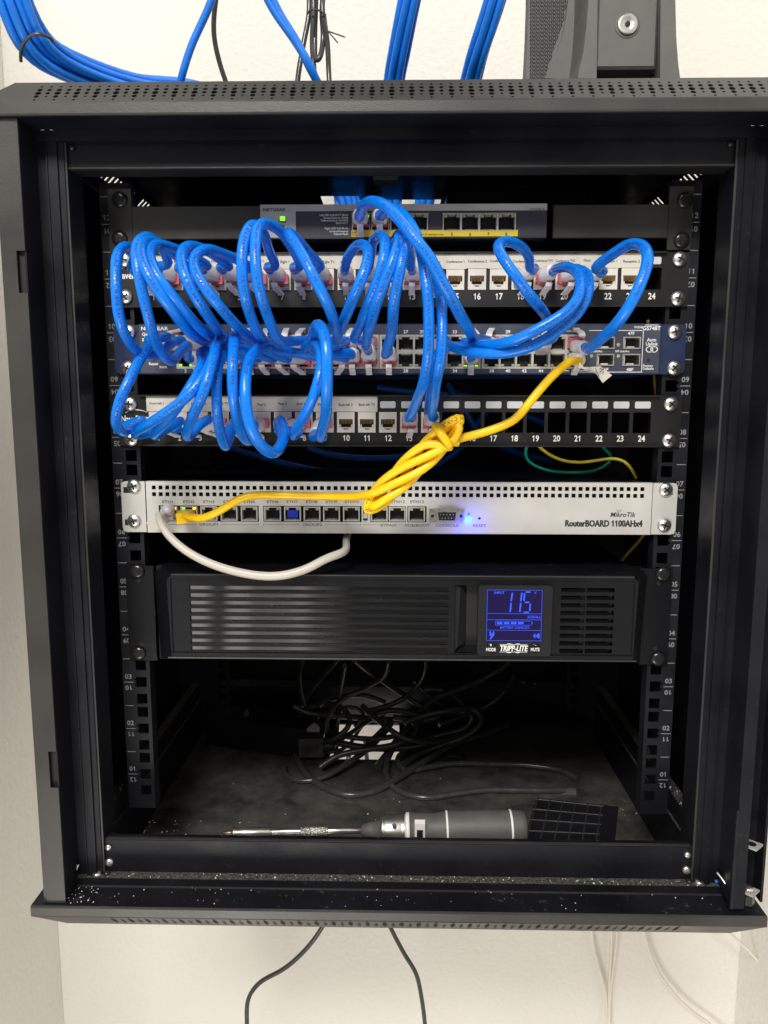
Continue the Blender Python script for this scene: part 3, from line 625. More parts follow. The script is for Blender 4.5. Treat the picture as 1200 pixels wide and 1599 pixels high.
tpx(t, '0', 571, 813.5, 3.6, inkg, -4.15)
t.build('lettering', face)
b = MB(); q = P(571, 804.5, -4); b.box(q.x - 2.0, q.x + 2.0, -4.25, -3.9, q.z - 4.6, q.z + 4.6, dark); b.box(q.x - 1.7, q.x + 1.7, -5, -4.2, q.z - 2.6, q.z + 1.6, portm); b.build('slide_switch', rt)
b = MB(); b.box(rx[6] - 4.6, rx[6] + 4.6, -2.5, 3, rz_ - 3.4, rz_ + 3.2, mat('blue_port_glint', (.005, .03, .45), .3)); b.build('blue_port_glint', rt)  # block coloured to paint the blue reflection inside this port
# console connector
b = MB(); cz = P(698, 805, -4).z; cx = (Xc0 + Xc1) / 2
b.box(Xc0, Xc1, -4.9, -4.05, cz - 5.9, cz + 5.9, chrome)
D = [(-8.8, 4.3), (8.8, 4.3), (7.6, -4.3), (-7.6, -4.3)]; b.prism([(cx + a, cz + c) for a, c in D], -9, -4.9, chrome); b.prism([(cx + a * .9, cz + c * .82) for a, c in D], -9.2, -9, recess)
for s in (-1, 1): b.lathe((cx + s * 12.4, -4.9, cz), (0, -1, 0), [(0, 2.8), (2.5, 2.8)], chrome, 6, False); b.lathe((cx + s * 12.4, -7.4, cz), (0, -1, 0), [(0, 1.5), (.1, 1.5)], dark, 12, False)
con = b.build('console_port', rt)
b = MB()
for i in range(5): b.lathe((cx + (i - 2) * 2.75, -9.1, cz + 1.5), (0, -1, 0), [(0, .45), (.7, .4)], chromeb, 8)
for i in range(4): b.lathe((cx + (i - 1.5) * 2.75, -9.1, cz - 1.5), (0, -1, 0), [(0, .45), (.7, .4)], chromeb, 8)
b.build('pins', con)
for y, r, m in ((811.5, 2.3, blue_led), (802.5, 1.4, None)):
    b = MB(); q = P(732.5, y, -4)
    b.lathe((q.x, -4, q.z), (0, -1, 0), [(0, r), (.8, r * .9), (1.5, r * .4), (1.6, .01)], m or mat('blue_led_dim', (.05, .2, .7), .2, emit=(.02, .15, 1), estr=1.2), 16); b.build('status_light', rt)
l = bpy.data.lights.new('blue_status_lamp', 'POINT'); l.energy = .024; l.color = (.0, .03, 1); l.shadow_soft_size = .0015
q = P(732.5, 811.5, -4); lo = bpy.data.objects.new('blue_status_lamp', l); C.objects.link(lo); lo.location = Vector((q.x, -17, q.z - 3)) * MM
b = MB(); q = P(749, 809.5, -4); b.lathe((q.x, -4.05, q.z), (0, -1, 0), [(0, 1.2), (.1, 1.2)], dark, 12, False); b.build('reset_hole', rt)
screws(rt, [(208.5, 759.5), (209, 813.5), (1041, 765), (1038.5, 820.5)], 0, -3.6)
# ------------------------------------------------------------------ UPS
ups = thing('battery_backup_unit', 'black rack battery backup unit with slotted grilles and a blue lit display reading 115', 'battery backup', (0, 0, 154))
for s in (-1, 1):
    b = MB(); b.plate(min(s * 216, s * 241.3), max(s * 216, s * 241.3), 155, 242, [], -3, 0, upsm)
    for z in (178, 221): b.box(min(s * 216, s * 218.5), max(s * 216, s * 218.5), -4.5, -3, z - 18, z + 18, upsm)
    for z in (170, 229): b.lathe((s * 229.5, -3.05, z), (0, -1, 0), [(0, 1.9), (.1, 1.9)], dark, 12, False)
    b.build('mounting_ear', ups)
b = MB(); b.box(-214, 214, 6, 200, 157, 237, steel); b.box(-214, 214, 8, 200, 237, 237.8, steel); b.build('chassis', ups)
YB = -40.0
xl, xr = P(268, 960, YB).x, P(990, 960, YB).x; zt_, zb_ = P(630, 905, YB).z, P(630, 1024, YB).z
# bezel frame around the inset panel
b = MB()
out = [(-213, 157), (-216, 236), (-208, 242.3), (213, 242.3), (220, 236), (217, 157)]
b2 = [(xl - 2, zb_ - 4.0), (xl - 4, zt_ - 1), (xl + 2, zt_ + 4.2), (xr - 2, zt_ + 4.2), (xr + 4, zt_ - 1), (xr + 2, zb_ - 4.0)]
inn = [(xl, zb_ + 1), (xl, zt_ - 1), (xl + 1, zt_), (xr - 1, zt_), (xr, zt_ - 1), (xr, zb_ + 1)]
n = 6
vs = [(a, -2, c) for a, c in out] + [(a, YB + 1.5, c) for a, c in b2] + [(a + (1 if a < 0 else -1), YB, c) for a, c in b2] + [(a, YB, c) for a, c in inn] + [(a, YB + 2.2, c) for a, c in inn]
for k in range(4): b.add(vs, [(k * n + i, k * n + (i + 1) % n, (k + 1) * n + (i + 1) % n, (k + 1) * n + i) for i in range(n)], upsm, False)
b.box(-214, 218, -2, 8, 156.5, 242.2, upsm)
b.add([(xl - 4, YB - .1, zb_ - 3.7), (xr + 4, YB - .1, zb_ - 3.7), (xr + 4, YB - .5, zb_ - 2.4), (xl - 4, YB - .5, zb_ - 2.4)], [(0, 1, 2, 3)], steelg)  # painted highlight along the lower bezel edge
b.box(xl + 1, xr - 1, YB - .3, YB + 1, zt_ + 2.6, zt_ + 3.6, steelg)  # lighter strip painted as highlight on the upper bezel edge
bez = b.build('bezel', ups)
# inset panel with slots
YP = YB + 1.4
holes = []; gx0, gx1 = P(297, 960, YP).x, P(701, 960, YP).x; SY = [(914.5, 921.5)] ; 
ys = [915.8 + i * 11.85 for i in range(9)]
for y in ys: holes.append((gx0, gx1, P(500, y + 7.4, YP).z, P(500, y, YP).z))
rx0, rx1, rx2, rx3 = P(875.5, 960, YP).x, P(913, 960, YP).x, P(915.5, 960, YP).x, P(958.5, 960, YP).x
for i in range(9):
    y = 921.5 + i * 11.9; z0_, z1_ = P(915, y + 3.3, YP).z, P(915, y - 3.3, YP).z; holes += [(rx0, rx1, z0_, z1_), (rx2, rx3, z0_, z1_)]
hx0, hx1 = P(710, 960, YP).x, P(748, 960, YP).x; hz0, hz1 = P(720, 1020, YP).z, P(720, 914, YP).z; holes.append((hx0, hx1, hz0, hz1))
b = MB(); b.plate(xl, xr, zb_, zt_, holes, YP, YP + 1.4, upsm); b.build('front_panel', ups)
b = MB(); b.box(gx0 - 1, gx1 + 1, YP + 2.2, YP + 3.2, holes[8][2] - 1, holes[0][3] + 1, upsl); b.build('gloss_liner', ups)
b = MB(); b.box(rx0 - 1, rx3 + 1, YP + 9, YP + 10, zb_ + 1, zt_ - 1, dark)
for i in range(9):
    y = 921.5 + i * 11.9; zz = P(915, y + 1.6, YP).z
    for a, c in ((rx0 + .4, rx1 - 2.5), (rx2 + .6, rx3 - 3)): b.box(a, c, YP + 3.5, YP + 9, zz - 1.3, zz + .5, upsm)
b.build('vent_baffle', ups)
b = MB()   # finger recess left of the display
b.add([(hx0, YP + 3, hz0), (hx0 + 3, YP + 3, hz0 + 4), (hx0 + 5, YP + 3, hz1 - 2), (hx0, YP + 3, hz1), (hx0 + 11, YP + 11, hz0 + 5), (hx0 + 11, YP + 11, hz1 - 3)], [(0, 1, 2, 3), (1, 4, 5, 2)], upsg)
b.box(hx0 + 10.5, hx1 + 1, YP + 11, YP + 12, hz0, hz1, dark); b.add([(hx0, YP + 2.8, hz0), (hx1, YP + 2.8, hz0), (hx1, YP + 12, hz0 + 4.5), (hx0 + 8, YP + 12, hz0 + 4.5)], [(0, 1, 2, 3)], upsm); b.build('finger_recess', ups)
# display
YD = YB - 2.5
def R(x0, y0, x1, y1, Y): a, c = P(x0, y0, Y), P(x1, y1, Y); return min(a.x, c.x), max(a.x, c.x), min(a.z, c.z), max(a.z, c.z)
a0, a1, c0, c1 = R(748, 914, 860, 1025, YD)
b = MB(); r = 3; pts = []
for (cx_, cz_, st) in ((a1 - r, c1 - r, 0), (a0 + r, c1 - r, 90), (a0 + r, c0 + r, 180), (a1 - r, c0 + r, 270)):
    for k in range(5): q = math.radians(st + k * 22.5); pts.append((cx_ + r * math.cos(q), cz_ + r * math.sin(q)))
b.prism(pts, YD, YB + 3, upsg, smooth=False)
pr = [((a - (a0 + a1) / 2) * 1.018 + (a0 + a1) / 2, (c - (c0 + c1) / 2) * 1.018 + (c0 + c1) / 2) for a, c in pts]; b.prism(pr, YD + 1.2, YB + 2.9, upsm)
s0, s1, t0, t1 = R(760.5, 921, 846.5, 1001, YD - .4); 
disp = b.build('display', ups)
b = MB(); b.box(s0, s1, YD - .3, YD + .1, t0, t1, lcd); b.build('screen', disp)
t = MB(); YL = YD - .5
for a, c in (((761, 921.5), (846.5, 921.5)), ((761, 958), (846.5, 958.5)), ((761, 967.5), (846.5, 968)), ((761, 984), (846.5, 984.5)), ((761, 1000.5), (846, 1000.5)), ((761, 921.5), (760.5, 1000.5)), ((846.3, 921.5), (845.8, 1000.5))): line(t, a, c, .7, lcdb, YL)
def seg(p, q, w=2.4):
    A, B = P(*p, YL), P(*q, YL); d = (B - A); L_ = d.length; d.normalize(); nrm = Vector((d.z, 0, -d.x)) * w * .27; e = d * w * .27
    t.add([A, A + e + nrm, B - e + nrm, B, B - e - nrm, A + e - nrm], [(0, 1, 2, 3, 4, 5)], lcdink)
for x in (798.5, 813.5): seg((x + 2, 925), (x, 939.5)); seg((x, 941), (x - 1.5, 956))
seg((820.5, 924.5), (829.5, 924.5)); seg((819.5, 926), (818.5, 939)); seg((819.5, 940.5), (827.5, 940.5)); seg((828.5, 942), (827.5, 955)); seg((817.5, 956.3), (826.5, 956.3))
tpx(t, 'INPUT', 780, 925.5, 3.8, lcdink, YL); tpx(t, 'V', 836.5, 925.5, 3.6, lcdink, YL); tpx(t, 'SCROLL', 834.5, 963.5, 3.9, lcdink, YL); tpx(t, 'BATTERY CAPACITY', 804.5, 980, 3.4, lcdink, YL)
for a, c in (((774, 969.8), (829, 969.8)), ((774, 976.2), (829, 976.2)), ((774, 969.8), (774, 976.2)), ((829, 969.8), (832, 973)), ((829, 976.2), (832, 973)), ((832, 971), (832, 975))): line(t, a, c, .6, lcdink, YL)
for k in range(4): a, c, d, e = R(776.3 + k * 11, 971.2, 784.8 + k * 11, 974.8, YL); t.box(a, c, YL, YL + .05, d, e, lcdink)
for p, q in (((766, 985.5), (766, 990)), ((771, 985.5), (771, 990)), ((764, 990.5), (773, 990.5)), ((765, 992.5), (772, 992.5)), ((768.5, 993), (768, 997)), ((768, 997), (764.5, 997.5))): seg(p, q, 2.6)
for p, q in (((834, 991), (834, 995)), ((835.5, 989.5), (835.5, 996.5)), ((838, 991), (838, 995)), ((840, 989.5), (840, 996.5)), ((842, 988.5), (842, 997.5))): seg(p, q, 1.8)
t.build('segments', disp)
t = MB(); tpx(t, 'TRIPP-LITE', 802, 1012.3, 8.6, wink, YD - .3, sx=.72, shear=.12); tpx(t, 'TRIPP-LITE', 802.3, 1012.3, 8.6, wink, YD - .32, sx=.72, shear=.12)
q = P(802, 1012.3, YD - .3)
for dz in (3.3, -3.3):
    t.box(q.x - 11.5, q.x + 11.5, YD - .3, YD - .25, q.z + dz - .14, q.z + dz + .14, wink)
for dx in (-3.6, 3.6):
    for k in range(16):
        a = math.radians(k * 22.5); a2 = math.radians(k * 22.5 + 22.5)
        if abs(math.sin((a + a2) / 2)) > .62: t.add([(q.x + dx + 4.2 * math.cos(a), YD - .3, q.z + 4.2 * math.sin(a)), (q.x + dx + 4.2 * math.cos(a2), YD - .3, q.z + 4.2 * math.sin(a2)), (q.x + dx + 3.7 * math.cos(a2), YD - .3, q.z + 3.7 * math.sin(a2)), (q.x + dx + 3.7 * math.cos(a), YD - .3, q.z + 3.7 * math.sin(a))], [(0, 1, 2, 3)], wink)
t.build('lettering', disp)
for x, s_ in ((767, 'MODE'), (836, 'MUTE')):
    b = MB(); q = P(x, 1011, YD); b.lathe((q.x, YD, q.z), (0, -1, 0), [(0, 4.1), (1, 4.0), (1.6, 3.2), (1.6, .01)], upsm, 24); bt = b.build('button', disp)
    t = MB(); tpx(t, s_, x, 1014.3, 5.0, wink, YD - 1.75, sx=.72); tpx(t, '0' if s_ == 'MODE' else '-', x + (0 if s_ == 'MODE' else 1), 1007.3, 3.6, wink, YD - 1.75); t.build('lettering', bt)
screws(ups, [(213.5, 893), (215.5, 1021.5), (1037, 897.5), (1029, 1030)], 1, -3.4)
# ------------------------------------------------------------------ cables
def spline(pts, step=4.0):
    pts = [Vector(p) for p in pts]; pts = [pts[0] * 2 - pts[1]] + pts + [pts[-1] * 2 - pts[-2]]; out = []
    for i in range(1, len(pts) - 2):
        p0, p1, p2, p3 = pts[i - 1:i + 3]; a = .5
        t0 = 0; t1 = max((p1 - p0).length, 1e-3) ** a; t2 = t1 + max((p2 - p1).length, 1e-3) ** a; t3 = t2 + max((p3 - p2).length, 1e-3) ** a
        n = max(2, int((p2 - p1).length / step))
        for k in range(n):
            t = t1 + (t2 - t1) * k / n
            A1 = p0 * ((t1 - t) / t1) + p1 * (t / t1); A2 = p1 * ((t2 - t) / (t2 - t1)) + p2 * ((t - t1) / (t2 - t1)); A3 = p2 * ((t3 - t) / (t3 - t2)) + p3 * ((t - t2) / (t3 - t2))
            B1 = A1 * ((t2 - t) / t2) + A2 * (t / t2); B2 = A2 * ((t3 - t) / (t3 - t1)) + A3 * ((t - t1) / (t3 - t1))
            out.append(B1 * ((t2 - t) / (t2 - t1)) + B2 * ((t - t1) / (t2 - t1)))
    out.append(pts[-2]); return out
def smooth_path(p, it=2):
    for _ in range(it): p = [p[0]] + [(p[i - 1] + p[i] * 2 + p[i + 1]) / 4 for i in range(1, len(p) - 1)] + [p[-1]]
    return p
def crop(c, pts):
    ox, oy, k = {'A': (150, 300, 2.6667), 'B': (150, 500, 2.6667), 'Cc': (380, 360, 4.615), 'D': (600, 300, 2.4), 'E': (600, 480, 2.4), 'G': (440, 1030, 3.3333), 'H': (540, 620, 5.0), 'X': (0, 0, 1), 'T': (0, 0, 2), 'T2': (600, 0, 2), 'Q': (160, 490, 5.0), 'Q2': (160, 600, 5.0), 'M': (150, 690, 2.5), 'Fr': (600, 1030, 2)}[c]
    return [P(ox + x / k, oy + y / k, Y) for x, y, Y in pts]
def printing(path, r, s_, start, size, m, parent):
    """letters along the side of a cable that faces the room"""
    mb = MB(); L = [0]
    for i in range(1, len(path)): L.append(L[-1] + (path[i] - path[i - 1]).length)
    tot = L[-1]; cur = start; size_ = size / .69
    for c in s_:
        adv = (GL[c][2] if c in GL else .28) * size_ * 1.1
        if c in GL:
            s0 = cur + adv / 2
            if s0 > tot - 5: break
            i = max(k for k in range(len(L)) if L[k] <= s0); i = min(i, len(path) - 2); f = (s0 - L[i]) / max(1e-6, L[i + 1] - L[i]); p = path[i].lerp(path[i + 1], f); t = (path[i + 1] - path[i]).normalized()
            vd = (CP - p).normalized(); w = t.cross(vd).normalized(); nrm = w.cross(t).normalized(); up = nrm.cross(t)
            out = []
            for v in GL[c][0]:
                a = v.x * size_ * 1.1 - adv / 2; h = (v.y * size_ - .35 * size_); q = h / (r + .08)
                out.append(p + t * a + nrm * ((r + .08) * math.cos(q)) + up * ((r + .08) * math.sin(q)))
            mb.add(out, GL[c][1], m)
        cur += adv
    if mb.v: mb.build('printing', parent)
def plug(parent, x, z, Y0, up, tilt=0.0, dz=0.0, bodym=None, bootm=None, L=20, lm=None):
    """RJ45 plug with a clear boot; latch on the lower side unless up"""
    bodym = bodym or red; bootm = bootm or boot; s = 1 if up else -1
    b = MB(); b.box(x - 6.0, x + 6.0, Y0 - 6.5, Y0 + 4, z - 4.1 - s * .3, z + 4.1 - s * .3, bodym); b.box(x - 1.6, x + 1.6, Y0 - 6, Y0 + 3, z + s * 3.4 - .6, z + s * 3.4 + 1.0, bodym)
    b.box(x - 6.4, x - 3.2, Y0 - 3.2, Y0 - 1.6, z + s * 3.2 - 1, z + s * 3.2 + 1, bodym); b.box(x + 3.2, x + 6.4, Y0 - 3.2, Y0 - 1.6, z + s * 3.2 - 1, z + s * 3.2 + 1, bodym)
    pl = b.build('plug', parent)
    b = MB(); prof = [(5, 6.3, 5.0), (8, 6.5, 5.2), (13, 6.3, 5.4), (15, 5.6, 5.2), (L, 5.0, 4.9), (L + 1, 4.3, 4.3)]
    vs = []; n = 12; fs = []
    for k, (t, hw, hh) in enumerate(prof):
        for i in range(n):
            a = 2 * math.pi * (i + .5) / n; ca, sa = math.cos(a), math.sin(a); e = .55 if t < 14 else .85
            vs.append((x + tilt * t + hw * math.copysign(abs(ca) ** e, ca), Y0 - t, z - s * 1.4 + dz * t * .5 + hh * math.copysign(abs(sa) ** e, sa)))
    for k in range(len(prof) - 1):
        for i in range(n): j = (i + 1) % n; fs.append((k * n + i, k * n + j, (k + 1) * n + j, (k + 1) * n + i))
    fs += [tuple(range(n))[::-1], tuple((len(prof) - 1) * n + i for i in range(n))]; b.add(vs, fs, bootm, True)
    # curved latch guard
    lt = [(14, 4.2), (13, 6.5), (9, 8.6), (4, 10.2), (1.2, 11.6)]
    for k in range(len(lt) - 1):
        (ta, ha), (tb, hb) = lt[k], lt[k + 1]; w = 2.5
        A = Vector((x + tilt * ta, Y0 - ta, z + s * ha)); B = Vector((x + tilt * tb, Y0 - tb, z + s * hb)); d = (B - A); nn = Vector((0, -d.z, d.y)).normalized() * .8
        b.obox((A + B) / 2, (w, 0, 0), d / 2 * 1.06, nn, bootm)
    b.build('boot', pl); return Vector((x + tilt * L, Y0 - L, z + dz * L * .5))
CAB_R = 3.7
def patch(label, a, bnd, mid, r=CAB_R, group='blue patch cables', m=None, name='patch_cable', cat='patch cable', prt=None, pm=(None, None)):
    """a, bnd: (x, z, Y0, latch up, tilt) sockets; mid: points between"""
    m = m or blue; o = thing(name, label, cat, (a[0], a[2] - 20, a[1]), group); ends = []
    for k, e in enumerate((a, bnd)):
        if e is None: ends.append([]); continue
        nx = mid[1] if k == 0 else mid[-2]; p = plug(o, e[0], e[1], e[2], e[3], e[4], e[5] if len(e) > 5 else 0, *(pm))
        ends.append([p, p + Vector((e[4] * 6, -7, (e[5] if len(e) > 5 else 0) * 3))])
    pts = ends[0] + list(mid) + ends[1][::-1]
    path = smooth_path(spline(pts), 3); ph = [random.random() * 6 for _ in range(4)]; n_ = len(path)
    path = [p + Vector((math.sin(i * .21 + ph[0]) * .6 + math.sin(i * .55 + ph[1]) * .2, 0, math.sin(i * .17 + ph[2]) * .5 + math.sin(i * .48 + ph[3]) * .2)) * min(1, i / 12, (n_ - 1 - i) / 12) for i, p in enumerate(path)]
    b = MB(); b.tube(path, r, m, 14, wob=.02); j = b.build('jacket', o)
    if prt is None and m is blue: prt = (TXT[(k0 := random.randrange(20)):] + ' ' + TXT[:k0], random.uniform(35, 110), 2.3, bi)
    if prt: printing(path, r, *prt, j)
    return o
def J1(n, t=0, d=0): return (x1[n - 1], z1j - 1, -3.6, False, t, d)
def J2(n, t=0, d=0): return (x2[n - 1], z2j - 1, -3.6, False, t, d)
def ST(i, t=0, d=0): return (swx[i], swt, -8.9, True, t, d)
def SB(i, t=0, d=0): return (swx[i], swb, -8.9, False, t, d)
def K(n): return (poeport[n][0], poeport[n][1], -7.3, False, 0, 0)
TXT = 'PATCH CABLE TYPE CM 4PR 24AWG ETL VERIFIED CAT6'
bi = mat('cable_print_blue', (.004, .055, .33), .6); yi = mat('cable_print_brown', (.22, .12, .01), .6)
patch('leftmost blue patch cable, bulging widest to the left past the upper panel screws', J1(1, -.3, .3), ST(1, -.5), crop('A', [(165, 255, -75), (118, 222, -105), (85, 270, -125), (84, 380, -135), (97, 500, -135), (130, 610, -125), (185, 672, -105), (260, 672, -75), (300, 640, -52)]), prt=(TXT, 95, 2.5, bi))
patch('blue patch cable hanging in a deep narrow U over the word Reset, second from left', J1(2, -.3, .5), SB(1, -.2), crop('A', [(300, 300, -50), (262, 222, -85), (205, 190, -120), (170, 225, -135), (178, 320, -142), (200, 450, -142), (235, 590, -130), (275, 675, -110), (310, 705, -95), (345, 680, -75), (385, 635, -52)]))
patch('blue patch cable running diagonally in front from the upper left corner of loops', J1(3, -.3, .5), ST(4, -.2), crop('A', [(385, 325, -48), (330, 265, -80), (235, 205, -115), (192, 215, -132), (200, 290, -145), (255, 400, -148), (330, 510, -138), (400, 595, -110), (455, 625, -80), (480, 622, -55)]))
patch('blue patch cable running diagonally just under the one from the upper left corner', J1(4, -.3, .5), SB(4, 0), crop('A', [(470, 310, -48), (410, 270, -72), (310, 228, -100), (245, 213, -118), (222, 260, -135), (255, 350, -145), (330, 440, -142), (410, 545, -125), (475, 600, -95), (500, 625, -58)]))
patch('blue patch cable arching over the sticker of port three, third diagonal loop', J1(4, -.1, .5)if 0 else J1(5, -.4, .5), ST(5, 0), crop('A', [(560, 312, -48), (500, 268, -75), (430, 228, -100), (380, 220, -115), (348, 262, -132), (368, 350, -142), (430, 460, -140), (505, 565, -115), (545, 605, -80)]))
patch('blue patch cable of the fourth diagonal loop, ending at the cluster of clear plugs', J1(6, -.4, .5), ST(6, 0), crop('A', [(655, 320, -48), (600, 288, -68), (520, 250, -95), (450, 235, -115), (408, 275, -130), (432, 360, -142), (500, 460, -142), (590, 560, -120), (655, 622, -85), (690, 632, -55)]))
patch('blue patch cable with printed jacket, left of the tall twin loops', J1(7, -.3, .5), ST(7, -.2), crop('A', [(748, 312, -48), (720, 240, -80), (690, 165, -112), (655, 130, -130), (622, 180, -145), (612, 300, -152), (625, 450, -148), (658, 560, -125), (700, 618, -90), (740, 625, -58)]), prt=(TXT, 80, 2.5, bi))
patch('blue patch cable, right one of the tall twin loops, hooking right at its foot', J1(8, -.2, .5), ST(8, .2), crop('A', [(848, 315, -48), (822, 240, -78), (765, 155, -105), (705, 128, -125), (668, 175, -142), (662, 300, -152), (682, 430, -150), (728, 555, -128), (775, 618, -100), (830, 618, -62)]))
patch('blue patch cable falling steeply to the right from the twin loops', J1(9, -.2, .5), ST(9, 0), crop('A', [(940, 310, -48), (880, 240, -78), (812, 175, -112), (798, 172, -125), (850, 250, -142), (910, 350, -150), (965, 460, -145), (1000, 560, -120), (995, 625, -75), (970, 650, -55)]))
patch('blue patch cable arching from port ten sticker and falling to the left', J1(10, 0, .4), ST(10, -.2), crop('Cc', [(738, 270, -50), (755, 190, -75), (825, 105, -105), (890, 125, -125), (902, 220, -142), (862, 350, -148), (805, 470, -142), (740, 610, -125), (680, 740, -95), (655, 840, -62)]))
patch('blue patch cable arching over port eleven, just above the ten sticker arch', J1(11, 0, .4), ST(11, -.2), crop('Cc', [(905, 270, -50), (925, 150, -75), (950, 60, -100), (990, 32, -118), (1022, 80, -138), (1012, 180, -146), (970, 340, -146), (905, 530, -136), (850, 690, -105), (800, 780, -65)]))
patch('blue patch cable falling straight and steep just left of port thirteen', J1(12, .2, .4), ST(12, -.3) if 0 else SB(11, 0, .6), crop('Cc', [(1085, 290, -50), (1085, 150, -80), (1100, 50, -110), (1125, 42, -128), (1112, 110, -142), (1070, 250, -148), (1010, 410, -146), (950, 570, -135), (905, 720, -110), (880, 830, -68)]))
patch('blue patch cable with a tight bend above port thirteen, right end of the falling row', J1(13, 0, .4), SB(12, 0, .5), crop('Cc', [(1208, 270, -50), (1205, 150, -85), (1190, 90, -118), (1170, 95, -135), (1150, 190, -146), (1120, 370, -146), (1085, 560, -138), (1060, 760, -108), (1025, 890, -70)]))
patch('long blue patch cable from the first port of the small switch to the wide switch', K(1), ST(18, -.3), crop('X', [(561, 340, -48), (566, 322, -75), (582, 314, -105), (604, 322, -128), (626, 346, -142), (652, 378, -150), (672, 404, -150), (688, 440, -148), (712, 478, -138), (732, 512, -112), (744, 530, -72)]), r=4.0)
patch('long blue patch cable from the small switch down to port thirteen of the lower panel', K(2), J2(13, .1, .5), crop('X', [(596, 340, -45), (606, 326, -62), (628, 334, -95), (645, 356, -115), (658, 395, -130), (667, 440, -138), (671, 490, -140), (671, 545, -138), (662, 592, -125), (648, 632, -90), (639, 652, -60)]), prt=(TXT, 110, 2.5, bi))
patch('long blue patch cable dropping from upper panel port fourteen to lower panel port fourteen', J1(14, .1, .3), J2(14, .1, .5), crop('X', [(677, 424, -55), (681, 440, -90), (688, 470, -120), (690, 520, -132), (687, 570, -132), (681, 612, -110), (674, 650, -60)]))
patch('blue patch cable whose loop tips left of port eighteen over the conference stickers', J1(18, .3, .4), ST(21, 0), crop('D', [(545, 290, -48), (540, 240, -72), (505, 200, -95), (455, 180, -112), (428, 200, -125), (455, 258, -135), (515, 345, -138), (575, 425, -125), (612, 480, -100), (640, 540, -65)]))
patch('blue patch cable sweeping low from port nineteen, upper of the two long curves', J1(19, .2, .3), ST(17, .2), crop('D', [(640, 290, -55), (690, 283, -90), (735, 315, -115), (738, 375, -130), (690, 440, -138), (600, 498, -138), (490, 552, -132), (390, 575, -110), (300, 565, -60)]))
patch('blue patch cable sweeping low from port twenty, lower of the two long curves', J1(20, .2, .3), ST(15, .2), crop('D', [(715, 288, -55), (755, 295, -82), (772, 340, -105), (760, 400, -118), (710, 470, -126), (640, 530, -128), (560, 578, -128), (450, 605, -120), (340, 602, -108), (255, 575, -85), (215, 555, -60)]))
patch('rightmost blue patch cable, looping wide over ports twenty two and twenty three', J1(21, .3, .2), ST(23, .2, -.5), crop('D', [(790, 290, -45), (850, 235, -68), (925, 192, -92), (978, 205, -112), (990, 265, -125), (955, 370, -130), (900, 460, -125), (835, 535, -108), (770, 582, -75)]), r=4.0)
# between the wide switch and the lower panel
patch('far left blue patch cable dropping in a long curve to lower panel port one', SB(0, -.6, .3) if 0 else ST(0, -.9), J2(1, -.9, -.3), crop('B', [(300, 70, -60), (255, 75, -80), (205, 130, -105), (150, 230, -122), (100, 340, -128), (82, 430, -120), (110, 468, -100), (160, 445, -70), (200, 412, -50)]))
patch('blue patch cable sweeping down left to the lower panel logo, front one of three', ST(2, .2) if 0 else SB(5, -.2), J2(2, -.6, -.4), crop('B', [(535, 90, -75), (500, 120, -105), (455, 220, -132), (385, 310, -140), (290, 390, -135), (210, 445, -118), (165, 468, -92), (175, 478, -70), (250, 460, -48)]))
patch('blue patch cable sweeping down left behind the front one, ending by port two', SB(3, .1), J2(3, -.6, -.4), crop('B', [(440, 130, -75), (445, 180, -105), (415, 250, -122), (360, 335, -128), (300, 410, -122), (240, 472, -100), (245, 482, -85), (300, 452, -62), (360, 415, -45)]))
patch('blue patch cable dropping to a sharp turn just above the printed number three', ST(3, .5), J2(4, -.8, -.4), crop('B', [(510, 90, -100), (490, 160, -130), (450, 280, -142), (410, 380, -132), (378, 475, -105), (400, 482, -85), (435, 435, -65), (475, 410, -48)]))
patch('blue patch cable with printed jacket hanging in a tight U under port four', SB(6, -.4), J2(5, -.3, -.6), crop('B', [(560, 110, -85), (525, 150, -110), (503, 230, -128), (500, 330, -130), (508, 430, -122), (522, 500, -108), (543, 528, -92), (562, 480, -72), (580, 420, -50)]), prt=(TXT, 60, 2.5, bi))
patch('blue patch cable falling straight down beside port five, thick and glossy', ST(6, -.4) if 0 else SB(7, -.5), J2(6, -.3, -.6), crop('B', [(585, 60, -95), (572, 100, -125), (570, 200, -140), (576, 320, -138), (592, 420, -125), (615, 488, -105), (640, 498, -80), (660, 430, -50)]))
patch('blue patch cable making the large lowest loop that hangs below the lower panel', SB(9, .1) if 0 else SB(8, .3), J2(7, 0, -.3), crop('B', [(770, 128, -62), (720, 112, -88), (660, 135, -112), (622, 210, -130), (617, 310, -138), (638, 430, -138), (685, 520, -130), (738, 560, -118), (778, 520, -100), (782, 450, -72), (765, 415, -50)]), r=4.1)
patch('blue patch cable falling left from the narrow arch to lower panel port eight', ST(9, -.2) if 0 else SB(9, .4), J2(8, -.7, -.6), crop('B', [(865, 118, -70), (910, 92, -95), (938, 130, -115), (940, 220, -128), (915, 310, -130), (862, 410, -118), (818, 472, -92), (822, 480, -75), (850, 455, -50)]))
patch('blue patch cable of the narrow arch dropping straight to lower panel port nine', SB(10, 0, .3), J2(9, -.3, -.8), crop('B', [(912, 130, -70), (900, 60, -100), (925, 18, -122), (955, 60, -138), (966, 180, -146), (965, 310, -140), (952, 410, -118), (932, 485, -88), (945, 475, -62)]), r=4.0)
# extra plugged stub ends at cluster: right switch port 36
patch('blue patch cable at port thirty six of the wide switch, mostly hidden', SB(17, -.1), None, crop('X', [(738, 556, -45), (728, 545, -75), (700, 540, -85), (676, 560, -80), (672, 600, -60), (668, 640, -20), (666, 660, 30), (640, 700, 90)]), r=3.5)
